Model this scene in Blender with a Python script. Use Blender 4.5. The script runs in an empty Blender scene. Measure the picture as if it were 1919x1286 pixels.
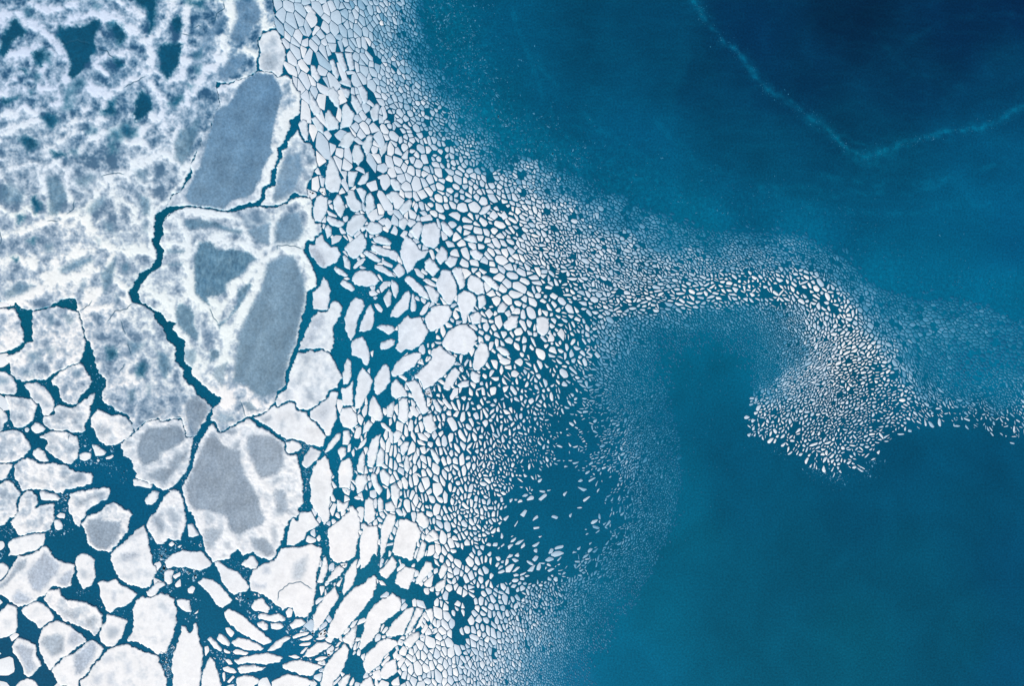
import bpy, math, random
import numpy as np
from mathutils import Vector, geometry, kdtree

sc = bpy.context.scene
COL = sc.collection
SEED = 11
rnd = random.Random(SEED)
rng = np.random.default_rng(SEED)

# ------------------------------------------------------------------ camera, sky, sun, exposure
S = 0.2                                   # metres per survey pixel (survey frame 1919 x 1286)
CX, CY = 959.5, 643.0
ALT = 350.0                               # drone height above the water
cam_d = bpy.data.cameras.new('camera')
cam = bpy.data.objects.new('camera', cam_d)
COL.objects.link(cam)
cam.location = (0, 0, ALT)
cam.rotation_euler = (0, 0, 0)            # straight down
cam_d.sensor_width = 36.0
cam_d.lens = 36.0 * ALT / (1919 * S)
cam_d.clip_start, cam_d.clip_end = 1.0, 60000.0
sc.camera = cam

SUN_EL, SUN_AZ = math.radians(42), math.radians(205)   # azimuth measured clockwise from +Y
world = bpy.data.worlds.new('World')
sc.world = world
world.use_nodes = True
wn = world.node_tree
sky = wn.nodes.new('ShaderNodeTexSky')
sky.sky_type = 'NISHITA'
sky.sun_disc = False
sky.sun_elevation = SUN_EL
sky.sun_rotation = SUN_AZ
wn.links.new(sky.outputs[0], wn.nodes['Background'].inputs[0])
wn.nodes['Background'].inputs[1].default_value = 0.11
sun_d = bpy.data.lights.new('sun', 'SUN')
sun_d.energy = 3.4
sun_d.angle = math.radians(0.53)
sun_d.color = (1.0, 0.955, 0.9)
sun = bpy.data.objects.new('sun', sun_d)
COL.objects.link(sun)
sdir = Vector((math.sin(SUN_AZ) * math.cos(SUN_EL), math.cos(SUN_AZ) * math.cos(SUN_EL), math.sin(SUN_EL)))
sun.rotation_euler = (-sdir).to_track_quat('-Z', 'Y').to_euler()
sun.location = sdir * 400
vs = sc.view_settings
vs.view_transform = 'Standard'
vs.look = 'None'
vs.exposure = 0.10
vs.gamma = 1.0
vs.use_curve_mapping = False
ILL = np.array([1.09, 1.13, 1.21])        # light that a flat white patch sends up under this sun and sky

def lin(c):
    c = np.asarray(c, float) / 255.0
    return np.where(c <= 0.04045, c / 12.92, ((c + 0.055) / 1.055) ** 2.4)

def alb(c):
    """surface colour of something that looks like sRGB c in this daylight"""
    return np.clip(lin(c) / ILL, 0.0, 0.95)

K4, K3 = 1286 / 320.0, 1286 / 326.0
# traced outlines: key | label | landmark phrase | outline.  Each outline is a list of points in the pixel
# frame of one of the enlarged survey tiles listed in TILES (P = whole survey frame, 1919 x 1286).
TILES = {'P': (0, 0, 1.0), 'L1': (0, 0, K4), 'L2': (300, 0, K4), 'L3': (0, 320, K4), 'L4': (300, 320, K4),
         'L5': (0, 640, K4), 'L6': (300, 640, K4), 'L7': (0, 960, K3), 'L8': (300, 960, K3),
         'M1': (560, 320, K4), 'M2': (560, 640, K4), 'M3': (560, 960, K3), 'M4': (560, 0, K4),
         'R5': (860, 320, K4), 'R6': (860, 640, K4)}
FLOES = """
A|huge marbled ice sheet with dark pools and cloudy white snow filling the upper left|the marbled sheet|P -150,-150 505,-150 512,0 516,40 518,52 494,58 482,75 487,96 482,115 483,130 470,142 446,150 424,156 405,152 408,170 414,195 402,212 396,240 380,253 375,275 362,298 357,320 338,358 324,363 314,385 L3 1250,280 1175,330 1165,400 1170,490 1140,510 1180,600 1185,660 1140,730 1060,770 1000,870 975,910 985,960 1000,990 1050,1000 1110,1030 1170,1075 1170,1120 1230,1180 1260,1270 L6 125,40 110,140 180,210 180,270 220,325 260,330 270,390 340,440 390,490 355,570 340,610 265,715 195,722 185,650 165,585 110,582 0,605 L5 1200,580 1100,602 1020,680 975,580 960,560 900,530 860,500 800,470 765,445 775,390 800,320 800,285 750,240 720,170 700,60 670,0 L3 650,1270 635,1200 600,1070 580,1050 580,1000 570,955 470,970 440,990 350,1030 250,1055 200,1050 110,1000 0,985 P -150,560
C|squarish white block wedged above the leaf shaped grey slab|the squarish white block|P 518,54 495,60 484,77 489,96 484,116 487,130 495,135 510,134 521,145 530,138 534,110 536,100 530,75
D|large leaf shaped blue grey slab with a snowy right rim, top centre left|the leaf shaped slab|L2 570,600 680,570 740,530 850,540 890,580 935,560 1000,590 1010,640 1055,700 1060,840 1020,880 980,910 980,960 930,1080 890,1110 895,1170 880,1230 850,1286 L4 840,0 835,90 770,120 765,200 720,235 650,250 560,275 490,300 390,278 290,270 215,262 110,268 50,270 90,190 160,150 240,40 250,0 L2 225,1240 260,1190 310,1050 320,1000 385,960 400,850 455,790 440,720 430,660 460,625 520,635
E|smaller grey floe with white rim just right of the leaf shaped slab|the small grey wedge|L2 960,1070 1040,975 1075,1050 1090,1065 1150,1090 1170,1160 1190,1250 1160,1286 L4 1150,40 1110,100 1115,190 1070,185 1010,160 940,240 870,265 800,260 755,255 790,200 790,140 870,100 880,0 L2 870,1250 920,1200 915,1130 960,1110
F|long slab with a dark triangle patch and a big grey oval, left of centre|the dark triangle slab|L3 1286,320 1230,380 1235,480 1195,540 1240,610 1210,720 1110,790 1060,860 1040,910 1060,990 1150,1040 1230,1080 1240,1130 L4 80,1140 130,1140 90,1190 140,1250 190,1286 L6 185,60 180,150 235,200 240,250 300,300 380,380 475,430 400,500 378,590 412,600 455,688 650,575 760,545 800,530 860,460 880,390 945,340 950,240 1000,80 1040,0 L4 1040,1286 1060,1150 1090,1050 1105,960 1110,910 1180,870 1185,800 1150,720 1110,640 1080,595 1095,570 1110,520 1160,530 1170,490 1220,460 1215,400 1170,390 1145,330 1150,240 1140,210 1070,190 1000,210 940,250 870,270 800,280 750,262 680,272 600,292 550,312 480,305 390,290 290,275 200,270 140,285 60,330 30,370
J|broad grey slab with a white branching ridge, centre of the lower left|the ridged grey slab|L6 400,615 440,690 480,682 650,585 680,580 700,600 740,640 780,655 840,690 900,730 935,760 940,820 960,850 1035,855 1045,920 1065,970 1075,1060 1080,1220 1045,1255 L8 1030,0 1015,55 980,30 960,60 930,120 915,190 880,260 860,310 830,355 760,340 720,330 690,300 640,310 610,330 580,270 530,310 520,340 480,360 430,350 400,370 340,300 310,190 280,120 230,0 L6 215,1286 190,1200 165,1100 200,1030 235,960 260,880 285,780 330,700 390,620
K|grey striated floe edged in white, left of the ridged grey slab|the striated floe|L5 910,765 985,715 1020,682 1100,604 1200,582 L6 0,607 110,584 165,587 185,652 195,724 258,716 250,760 235,850 215,950 150,1040 100,1100 30,1120 L5 1240,1130 1160,1080 1025,1030 1020,985 980,880 930,870 915,800
K2|white rimmed grey floe tucked against the left side of the ridged slab|the white rimmed floe|L7 1080,100 1105,45 1150,0 L5 1180,1286 1200,1230 1260,1140 1286,1132 L6 60,1122 150,1122 170,1160 185,1230 190,1286 L8 195,60 190,120 165,160 155,215 110,210 60,200 30,228 L7 1220,235 1180,240 1140,210 1110,150
S|large pale grey floe with white veins at the left edge, lower left|the veined grey floe|L7 320,250 350,250 400,330 460,370 555,385 550,470 530,510 525,555 440,560 390,548 350,600 280,640 230,680 130,695 60,650 0,610 P -60,1120 -60,1100 L7 0,520 70,440 130,320 190,320 260,300
Z|upright mostly white floe with pointed top below the striated floe|the pointed upright floe|L7 1065,95 1085,140 1100,200 1105,260 1130,310 1125,370 1165,420 1130,500 1110,550 1060,565 1000,545 930,530 870,480 850,420 815,360 820,310 870,260 950,190 1010,130
HX|six sided grey floe in a white rim beside dark water, lower left|the six sided grey floe|L7 985,15 950,-20 L5 945,1265 865,1205 800,1230 757,1278 L7 660,20 600,95 640,160 650,230 720,290 810,300 860,250 950,140 960,60
X|big bright white square floe near the bottom left|the white square floe|L7 980,730 1000,660 1050,620 1110,630 1190,600 1262,615 L8 60,610 110,650 130,710 120,790 110,890 60,1000 50,1040 0,1035 L7 1240,1040 1150,1050 1100,1000 1030,970 945,950 980,880 990,800
W|wide white floe with faint grey smudges on the bottom edge at left|the smudged bottom floe|L7 800,1010 860,990 950,975 1040,1020 1170,1060 1190,1120 1240,1230 1230,1340 590,1340 600,1240 650,1210 690,1140 740,1080
AA|bulky white floe with soft grey shading right of the ridged slab's foot|the shaded white floe|L8 660,490 690,430 750,390 840,360 900,260 980,255 1040,260 1120,230 1200,265 1190,340 1160,440 1155,560 1140,660 1120,740 1060,785 1000,770 985,710 950,700 910,730 840,670 760,610 670,585
FANG|two pronged white floe rising from the bottom edge|the two pronged floe|L8 165,840 190,850 220,890 235,880 250,825 270,820 290,930 325,1040 310,1130 300,1250 290,1340 100,1340 90,1180 85,1090 130,970 150,890
m21|longest white diagonal floe leaning right, bottom centre left|the long diagonal floe|M3 200,900 260,760 330,640 400,570 500,510 560,460 580,480 575,550 540,640 480,720 400,810 300,935 230,935
m22|broad white diagonal floe just right of the longest diagonal one|the broad diagonal floe|M3 440,1000 480,850 510,740 600,650 700,595 740,630 770,680 740,740 640,800 590,880 540,960 460,1020
m1|tall white slab standing right of the white shard near the ridged slab|the tall white slab|M3 215,130 250,90 300,60 350,10 370,0 M2 380,1250 410,1235 440,1280 M3 455,50 450,160 430,240 425,310 390,350 330,370 290,385 230,340 225,260 215,190
m4|blocky white floe with ragged foot, widest of the lower middle row|the ragged footed block|M3 695,250 720,150 750,50 800,50 870,80 915,160 890,200 870,240 850,350 820,360 770,340 700,315 690,280
n1|rounded white floe with grey hollows right of the big grey oval|the hollowed floe|L6 1040,78 1075,85 1135,65 M2 120,78 175,62 240,92 270,150 325,265 295,345 225,375 205,430 130,485 65,520 0,508 L6 1030,500 1025,460 990,445 930,465 880,490 870,455 890,400 955,350 970,260 1000,170
n6|tall white floe in the lead right of the ridged grey slab|the tall lead floe|M2 85,1040 110,950 160,880 200,855 225,900 250,990 250,1080 270,1120 240,1180 235,1270 M3 230,50 185,95 160,50 M2 130,1286 85,1220 90,1130
n23|large slanting white rectangle in the middle of the floe field|the slanting rectangle|M2 870,265 1000,130 1000,60 1060,25 1090,60 1130,90 1190,115 1180,160 1100,250 1010,330 940,360 910,300
o30|star shaped pale floe between dark water gaps, upper middle|the star shaped floe|M1 760,610 800,480 850,510 890,560 920,600 980,600 950,650 890,680 860,740 820,780 790,720 770,660
o33|rounded pale floe touching the upper right of the star shaped floe|the rounded pale floe|M1 920,470 940,400 1030,385 1070,440 1060,540 1020,590 950,570 920,520
o46|kite shaped white floe in the upper middle of the field|the kite shaped floe|M1 1030,850 1080,745 1140,750 1195,860 1190,930 1150,1010 1110,1000 1050,910
o48|broad white hexagon left of the cracked white oval|the broad hexagon|M1 945,1110 1000,1030 1060,1005 1130,1015 1160,1060 1130,1130 1060,1190 990,1215 960,1170
o52|irregular white floe with notched foot left of the broad hexagon|the notched floe|M1 750,1160 820,1085 850,1110 920,1095 940,1140 980,1210 940,1286 M2 950,0 900,40 850,65 800,60 770,90 725,45 750,0
oval|large rounded white oval at the right end of the big middle floes|the white oval|M1 1085,1286 1120,1210 1200,1160 1286,1150 R5 60,1160 120,1210 145,1260 120,1286 R6 150,0 90,70 40,105 0,95 M2 1190,90 1130,75 1075,25
o28|plump white floe alone in dark water right of the big grey oval|the plump floe|M1 395,830 420,770 460,745 540,750 590,790 610,830 580,860 500,875 420,860
o19|leaning white floe in the dark gap, upper middle left|the leaning floe|M1 345,580 400,520 480,460 515,530 500,590 440,660 400,665 365,620
o18|bent white floe with a grey lower left half beside the dark gap|the bent floe|M1 130,500 180,475 195,520 240,570 290,570 320,620 290,690 230,715 190,740 150,720 70,600 80,550 120,560
o59|tall white floe with ragged top left of a pointed one in dark water|the ragged topped floe|M1 345,1110 380,1000 430,950 485,970 495,1020 440,1140 430,1220 390,1286 350,1190
n2b|white strip floe hugging the right side of the big grey oval|the white strip|M1 150,1057 210,1062 240,1000 270,980 310,990 325,1030 310,1100 260,1180 265,1270 M2 265,30 240,85 170,55 60,55 0,70 L6 1045,60 1060,0 M1 30,1280 60,1200 100,1110
EDGE|marbled white floe cut by the left edge above the hooked lead|the left edge floe|P -50,575 0,577 27,578 37,594 41,609 45,624 45,640 32,652 15,659 0,662 -50,670
P1|large mottled white floe left of the narrow lead, left side|the mottled floe|L3 245,1060 360,1035 430,1015 520,1040 590,1060 615,1140 635,1230 645,1280 L5 640,60 620,120 600,160 520,187 450,223 400,245 350,290 270,290 180,305 130,290 80,240 75,170 45,140 40,115 150,75 210,0 L3 250,1286 243,1170
Q|lobed mottled floe hanging below the large mottled floe|the lobed floe|L5 450,227 385,300 440,350 450,430 490,460 540,485 585,465 605,410 660,365 695,320 685,260 660,240 640,188 600,163 520,190
LW|long white bar shaped floe lying level beside open water, left|the level white bar|L5 110,940 140,905 205,870 250,890 310,920 400,910 500,930 540,965 620,985 690,985 710,1030 690,1070 640,1090 560,1105 500,1110 480,1150 400,1130 300,1115 230,1115 170,1125 140,1070 110,1010
U|ribbed grey floe with white rim, bottom left|the ribbed floe|L7 285,960 305,880 360,820 430,800 500,830 560,870 640,930 640,960 560,1010 500,1060 450,1080 410,1130 370,1170 335,1110 300,1050
T|long mottled floe with a square head, lower left|the square headed floe|L7 360,575 440,560 450,595 480,640 560,650 650,670 720,700 760,760 755,840 710,920 660,885 600,850 470,800 430,760 370,700 325,650 340,600
MID|roughly round white floe at the end of the narrow lead|the round lead floe|L5 685,580 700,545 740,510 800,535 860,560 890,545 940,560 975,600 1010,640 1000,690 960,740 880,775 800,790 750,755 720,690 690,640
TAIL|white floe with a pointed tail at its upper right, left side|the tailed floe|L5 720,385 715,420 690,480 680,560 660,600 640,630 645,670 620,690 560,685 500,670 440,675 380,665 330,620 318,570 370,555 420,540 410,500 440,475 500,490 560,500 600,470 640,430
"""
MORE = """
L2 1040,930 1075,890 1110,910 1120,1000 1115,1060 1090,1065 1060,1000
L5 -80,225 25,222 60,240 95,260 110,300 130,320 132,380 100,400 40,395 -80,385
L5 175,330 205,312 275,305 335,340 382,395 412,460 405,530 365,560 325,560 310,510 300,470 255,455 235,420 220,375
L5 40,415 60,405 120,415 240,430 285,480 265,540 255,590 200,640 150,655 105,645 80,580 75,520 50,450
L5 -80,470 0,490 30,520 65,560 60,600 30,620 25,660 0,688 -80,690
L5 230,645 270,605 310,620 350,655 330,680 280,698 240,675
L5 185,660 205,645 228,660 210,690 190,685
L5 -90,700 60,665 130,665 180,690 215,745 235,800 200,850 150,890 80,915 30,915 -90,905
L5 300,720 345,690 420,672 500,680 580,710 605,790 590,870 545,925 490,915 440,890 340,815 360,760 340,735
L5 250,820 290,795 335,820 360,870 370,900 330,915 280,890 250,855
L5 690,775 730,775 805,830 790,860 720,868
L5 595,850 640,830 690,840 688,880 640,905 600,890
L5 795,875 850,848 865,865 830,890 800,893
L5 725,895 745,880 758,900 740,915
L5 -90,915 60,920 105,925 80,970 50,1030 -90,1085
L5 -90,1110 65,1040 110,1070 155,1140 128,1200 138,1286 L7 120,30 70,50 40,95 -80,110
L5 150,1180 190,1130 240,1115 270,1150 290,1210 270,1250 330,1230 410,1215 410,1286 L7 400,60 380,120 330,150 250,150 160,180 130,165 100,110 75,70 130,20
L5 295,1150 310,1115 370,1140 420,1145 465,1180 440,1205 380,1200 320,1195
L5 530,1140 600,1125 700,1110 770,1095 830,1100 835,1140 810,1185 740,1220 690,1250 660,1280 L7 610,60 590,115 550,80 535,30 505,0 L5 515,1220
L5 1000,1040 1030,1030 1100,1050 1155,1080 1140,1110 1060,1095 1005,1090
L5 1085,1200 1120,1150 1160,1120 1200,1135 1195,1180 1150,1235 1100,1230
L7 -60,210 30,215 38,250 15,285 -60,285
L7 50,240 100,195 160,180 250,157 340,155 340,200 320,245 270,280 200,300 120,325 60,325 80,285
L7 -80,370 40,375 70,420 50,460 0,505 -80,510
L7 155,730 180,700 260,660 300,660 370,720 405,775 390,800 340,830 295,865 260,820 190,780
L7 -80,760 0,740 60,675 130,700 130,780 135,840 120,890 60,920 -80,970
L7 70,920 110,890 145,905 130,930 90,965
L7 85,990 130,930 190,940 270,980 275,1060 310,1130 270,1180 220,1230 180,1200 150,1110 95,1030
L7 690,940 740,980 775,1015 720,1090 670,1150 640,1210 590,1240 585,1310 440,1280 400,1210 380,1165 440,1110 470,1070 540,1050 650,960
L7 110,1286 160,1240 210,1225 260,1245 290,1286 290,1350 110,1350
L7 395,1290 430,1255 452,1290 440,1330 400,1330
L7 720,520 760,505 800,515 860,490 900,540 960,565 1020,605 980,660 930,700 860,710 820,750 790,740 765,680 740,620 740,570
L7 560,335 600,305 650,310 700,345 705,420 710,480 680,540 615,575 590,520 565,480 570,420 555,380
L7 790,755 830,760 945,800 930,850 905,930 870,960 850,990 790,998 745,960 735,900 760,840 785,800
L7 400,60 440,50 470,90 465,125 430,140 405,125
L7 410,30 450,0 490,15 480,50 440,45
L7 1080,590 1140,540 1160,510 1220,520 1225,540 1180,570 1150,620 1110,630 1085,615
L8 30,440 70,420 110,430 90,480 95,520 60,540 30,510
L8 -50,480 0,505 45,540 0,560 -45,540
L8 -45,380 0,360 15,400 -20,440 -50,420
L8 985,35 1018,62 1034,0 1120,-10 1180,95 1090,150 1060,210 990,250 930,245 940,180 960,80
L8 30,370 90,310 160,280 230,290 310,285 340,320 385,380 370,405 290,435 200,410 120,405 55,420
L8 400,360 440,365 500,410 580,440 620,490 665,550 640,590 600,595 540,615 490,560 450,510 440,450 410,400
L8 275,520 320,485 390,500 440,530 500,600 540,650 490,690 460,715 420,690 380,630 340,580
L8 590,390 620,355 690,320 730,370 715,420 680,420
L8 670,700 700,650 760,630 790,680 815,700 800,750 760,740 700,735
L8 720,765 750,745 810,760 880,745 930,775 920,810 850,815 780,800 730,800
L8 715,820 760,802 800,830 800,870 770,880 725,850
L8 815,820 900,818 920,845 880,875 820,865
L8 955,835 1000,790 1050,787 1085,820 1040,850 980,870
L8 925,740 955,705 983,722 975,780 940,785
L8 470,740 510,710 570,740 620,770 690,830 760,890 830,945 820,970 760,980 680,940 600,900 540,850 480,790
L8 345,940 375,920 420,960 460,1010 450,1035 400,1010
L8 415,940 440,895 490,920 520,970 510,995 460,980
L8 480,860 510,850 555,890 530,930 495,900
L8 525,965 580,925 650,940 720,970 775,1005 740,1030 650,1025 560,1000
L8 530,1035 560,1010 660,1040 640,1060 560,1055
L8 470,1010 520,1030 520,1050 475,1045
L8 790,1030 850,960 930,915 970,925 950,950 910,970 900,1000 830,1030
L8 545,1100 600,1070 720,1050 800,1038 910,1075 890,1110 780,1128 650,1118 570,1128
L8 570,1152 600,1132 700,1130 790,1147 750,1175 660,1190 590,1195
L8 460,1150 500,1140 550,1160 570,1190 540,1200 470,1175
L8 475,1090 510,1085 545,1125 510,1135
L8 560,1230 620,1205 700,1210 740,1250 700,1286 690,1340 570,1340
L8 490,1260 540,1205 560,1220 510,1270
L8 455,1190 480,1180 485,1250 470,1260
L8 975,920 1040,890 1105,885 1090,910 1020,930 980,940
L8 1030,940 1110,907 1135,925 1100,950 1040,955
L8 1020,985 1060,965 1120,962 1110,990 1040,995
L8 1030,1050 1070,1000 1100,997 1060,1050
M3 30,1075 60,1020 130,970 200,955 245,985 180,1030 110,1070
L8 900,1130 960,1105 1040,1090 1110,1110 1210,1140 1150,1180 1120,1215 1050,1210 980,1180 910,1160
L8 820,1250 900,1212 960,1195 1060,1222 1140,1250 1100,1286 1100,1340 840,1340
L8 940,1065 1000,1055 1040,1075 1000,1090
L8 1140,1090 1200,1065 1250,1070 1200,1100 1150,1105
L8 305,1240 330,1150 370,1070 400,1090 430,1180 455,1286 450,1340 300,1340
L8 325,1000 360,990 370,1030 335,1070
L8 115,650 180,640 220,650 235,745 180,735 140,700
L8 245,760 290,715 280,750
L8 105,540 150,490 160,550 120,565
L8 90,470 150,440 155,470 110,500
L8 200,570 240,540 265,560 240,610 205,600
L8 60,240 90,210 115,240 80,260
L8 200,90 240,80 270,130 295,170 240,190 210,180 205,130
L8 1150,190 1180,165 1195,195 1175,225
M2 285,1195 310,1190 330,1220 380,1200 370,1250 340,1286 290,1286
M2 490,1286 500,1200 530,1170 560,1190 580,1286 M3 570,50 510,100 485,50
M3 480,75 510,107 585,97 590,200 580,330 555,310 530,360 490,410 455,425 445,250 470,140
M3 610,110 640,40 660,5 715,20 720,60 690,140 660,200 640,290 600,365 600,240
M3 865,60 870,0 920,0 965,60 960,110 920,130 890,100
M3 930,180 990,125 1030,155 1040,200 960,230 930,200
M3 880,300 910,205 945,230 930,320 880,375 865,350
M3 945,330 960,245 1000,240 1005,310 970,330
M3 1005,230 1050,245 1055,290 1030,330 1007,290
M3 585,445 640,390 690,325 730,370 720,410 650,500 610,470
M3 715,490 740,440 790,400 865,420 850,480 810,575 760,560 710,530
M3 855,530 880,460 940,365 980,370 1000,420 950,470 890,535
M3 920,530 960,490 1000,460 990,510 980,560 930,550
M3 1030,460 1050,400 1080,370 1105,410 1080,470 1050,500
M3 1000,550 1040,510 1090,490 1085,550 1040,590 1010,585
M3 140,520 180,340 200,325 220,370 210,440 180,530
M3 195,520 250,440 300,385 340,420 310,470 230,520
M3 320,570 350,450 400,370 435,345 430,460 400,540 330,620
M3 270,540 320,490 330,480 300,560
M3 105,770 180,630 270,545 300,630 240,720 190,810 110,900
M3 320,940 400,850 430,830 425,920 390,1020 370,980 330,960
M3 640,900 700,810 800,710 855,700 830,790 770,910 700,920 650,920
M3 480,1080 500,1050 600,950 650,927 730,950 740,980 640,1060 600,1130 520,1195 480,1170
M3 780,910 850,752 870,702 920,710 920,740 860,830 830,890
M3 860,870 890,800 920,752 930,770 900,850
M3 900,890 940,810 960,850 920,910
M3 930,720 990,710 1000,780 980,830
M3 770,960 850,890 890,880 890,930 830,1010 780,980
M3 600,1180 640,1112 720,1080 730,1180 650,1240 610,1230
M3 600,1132 660,1062 682,1080 620,1150
M3 160,1270 190,1140 260,1050 340,970 375,1010 370,1060 310,1200 260,1250 250,1340 150,1340
M3 290,1260 340,1210 385,1190 370,1250 350,1286 345,1340 290,1340
M3 370,1286 400,1215 415,1240 400,1290
M3 450,1270 530,1205 560,1286 550,1340 440,1340
M3 740,1030 770,985 805,1020 790,1070 745,1060
M3 690,1060 730,1010 735,1060 710,1100
M3 725,1110 760,1075 795,1080 770,1130 740,1165
M3 540,1190 600,1160 610,1220 570,1260
M3 680,1260 740,1210 750,1286 690,1286
M3 580,1290 610,1240 670,1260 660,1340 580,1340
M3 150,550 190,545 190,590 165,625
M3 585,500 620,510 655,550 600,540
M3 120,940 180,910 205,930 170,950
M3 265,1000 300,955 320,960 290,1000
M3 395,1045 415,1020 430,1040 400,1065
M3 735,360 750,345 765,390 750,400
M1 105,910 160,870 185,795 215,820 243,900 232,980 215,1052 150,1050 105,1040
M2 85,530 130,487 215,432 240,378 300,375 285,480 285,580 240,700 215,715 180,660 140,610 85,580
L6 700,570 760,560 800,535 860,475 880,497 940,472 990,452 1020,467 1030,512 1100,532 1120,570 1180,620 1220,670 1250,710 1230,790 1200,800 1150,780 1110,780 1060,745 990,735 950,740 880,690 810,640 750,610
L6 945,760 1000,742 1050,760 1075,800 1040,830 980,850 945,830
L6 1065,930 1080,870 1140,790 1215,830 1190,890 1100,960
M2 190,835 230,760 290,690 320,690 310,740 260,800 210,840
M2 330,250 340,180 365,120 395,140 400,250 380,320 330,330
M2 320,350 370,340 410,290 410,400 410,480 350,490 325,470
M2 305,560 325,500 400,492 440,560 450,620 390,665 330,640 310,600
M2 325,780 335,670 380,667 395,730 375,780
M2 290,820 320,790 360,800 355,860 315,900
M2 365,840 370,780 395,770 390,830
M2 300,960 320,900 380,870 400,900 410,1000 385,1120 350,1100 300,1110 300,1020 295,980
M2 420,500 430,380 450,240 480,190 520,230 560,290 540,360 500,440 470,500 440,510
M2 470,530 500,475 520,480 515,550 490,580
M2 570,390 570,280 610,210 650,165 675,180 690,220 690,300 650,360 590,410
M2 525,560 530,460 560,405 580,420 620,500 640,570 620,600 580,600 560,570
M2 660,570 660,490 720,445 720,510 705,575
M1 400,1290 430,1260 480,1245 510,1286 M2 540,90 535,160 510,185 480,160 470,130 400,105 388,20
M1 620,1290 700,1260 730,1275 M2 720,30 670,60 620,65 610,40
M2 700,240 720,170 790,110 870,80 925,85 920,120 870,190 790,240 730,275 705,260
M2 690,370 700,310 735,280 780,330 825,390 820,415 760,420 735,440 700,410
M2 800,310 870,285 910,320 945,400 960,470 990,525 930,555 900,500 860,430 840,370
M2 750,450 780,422 820,427 830,520 820,600 790,620 750,590
M2 830,490 860,480 910,540 890,580 850,550
M2 930,570 1000,540 1040,660 990,700 950,670
M2 1090,320 1130,240 1180,185 1220,230 1180,300 1130,370 1090,360
M2 480,700 490,630 530,585 560,620 530,670
M2 610,615 640,610 700,670 680,688 630,650
M2 515,940 515,830 550,730 620,695 600,800 585,880 560,955 530,950
M2 580,950 590,850 620,790 645,830 645,900 630,940
M2 650,840 655,760 680,715 695,760 680,840
M2 440,820 465,760 515,720 510,760 480,800
M2 415,730 430,650 470,640 475,690 450,740
M2 435,940 460,860 490,820 505,870 490,1000 440,985
M2 425,1060 440,1000 510,1002 520,1050 490,1120 440,1150
M2 540,1030 550,990 585,995 600,1070 635,1110 610,1165 570,1120
M2 605,980 640,955 690,1010 690,1060 670,1100 620,1060
M2 690,1090 730,1060 765,1110 760,1180 730,1200 695,1160
M2 770,1040 790,1015 825,1060 820,1120 790,1110
M2 710,690 740,665 785,690 750,760 715,770
M2 765,790 800,750 835,755 825,810 785,870 765,840
M2 790,920 810,855 830,870 840,960 820,1000 795,970
M2 855,890 880,815 900,870 880,930 860,920
M2 890,690 930,690 975,730 970,760 910,740
M2 820,640 840,585 865,600 860,680 825,680
M2 1000,430 1030,430 1080,510 1070,545 1030,520
M2 1075,440 1100,425 1165,505 1140,520 1090,470
M2 1130,420 1170,350 1205,350 1200,400 1150,450
M2 985,810 1010,805 1070,890 1050,935 1010,890
M2 410,1180 440,1160 478,1180 450,1200
M2 590,1190 615,1170 640,1200 640,1286 600,1286
M2 650,1220 700,1200 730,1240 725,1286 655,1280
M2 1190,325 1230,295 1286,290 1286,340 1210,355
R6 100,170 120,80 160,0 215,20 230,100 200,170 150,225 110,210
R6 85,250 100,215 165,250 155,310 120,315 90,290
R6 220,60 230,0 265,0 250,60 235,75
R6 275,50 300,30 360,55 390,100 350,115 310,90
R6 300,150 330,118 390,140 385,175 330,180
R6 390,230 420,210 460,240 430,275 395,270
M4 205,1280 240,1170 280,1230 300,1286 M1 325,80 300,160 240,165 205,130 195,80
M1 310,0 365,0 355,85 330,40
M1 370,0 450,0 430,60 410,125 375,120 370,60
M1 440,95 480,30 530,0 525,60 500,100 460,110
M1 590,45 640,20 668,45 650,70 600,65
M1 685,60 720,50 775,100 765,150 720,150 690,100
M1 655,180 700,150 755,160 760,200 700,245 660,200
M1 425,130 470,120 515,155 500,200 495,255 460,200
M1 345,190 370,180 375,140 415,140 430,190 470,240 480,290 440,310 400,305 370,260
M1 260,230 290,170 320,190 355,280 320,355 285,320 265,290
M1 105,290 130,200 160,175 220,200 220,290 170,390 120,375 110,330
M1 500,260 510,180 540,155 570,210 580,280 540,310 520,350 500,310
M1 205,370 220,330 290,365 350,385 340,410 300,430 240,410
M1 350,440 365,390 420,330 480,320 515,370 470,440 400,500 365,470
M1 485,430 540,380 610,390 640,430 620,475 540,480
M1 190,430 220,400 250,430 250,480 215,515
M1 240,510 290,480 330,490 310,530 250,560
M1 550,500 600,485 660,500 705,540 690,565 620,555 570,540
M1 545,572 560,548 640,580 730,600 755,640 735,685 680,655 600,630 550,600
M1 480,620 510,595 560,620 625,670 600,695 540,670
M1 330,640 350,630 390,680 390,750 345,730
M1 405,730 440,680 490,650 508,665 470,710 420,745
M1 620,680 640,668 715,715 700,735 640,710
M1 570,740 570,705 620,705 700,760 735,805 680,795 610,760
M1 260,740 275,715 330,745 375,785 350,803 300,780
M1 305,850 340,815 400,850 425,890 400,912 330,875
M1 705,745 760,690 800,740 800,780 750,810 720,770
M1 830,455 880,390 920,375 935,420 905,530 870,500
M1 1065,390 1090,375 1140,420 1170,470 1140,505 1085,460
M1 750,370 800,345 830,385 790,450 750,420
M1 755,290 790,240 840,205 860,240 830,300 780,340
M1 860,270 885,235 905,265 885,320
M1 910,350 990,320 1010,370 925,385
M1 945,690 980,645 1020,680 1065,740 1010,800 950,750
M1 1030,640 1080,565 1120,600 1120,660 1070,710 1030,670
M1 1095,690 1140,635 1200,655 1180,710 1140,735
M1 865,740 890,730 950,790 940,820 890,790
M1 930,825 970,805 980,850
M1 795,825 820,785 860,800 920,860 970,920 985,970 940,960 860,900
M1 945,870 960,860 1010,870 1060,920 1040,1005 1000,990
M1 1155,750 1180,720 1230,730 1250,800 1260,860 1215,900 1180,810
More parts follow.
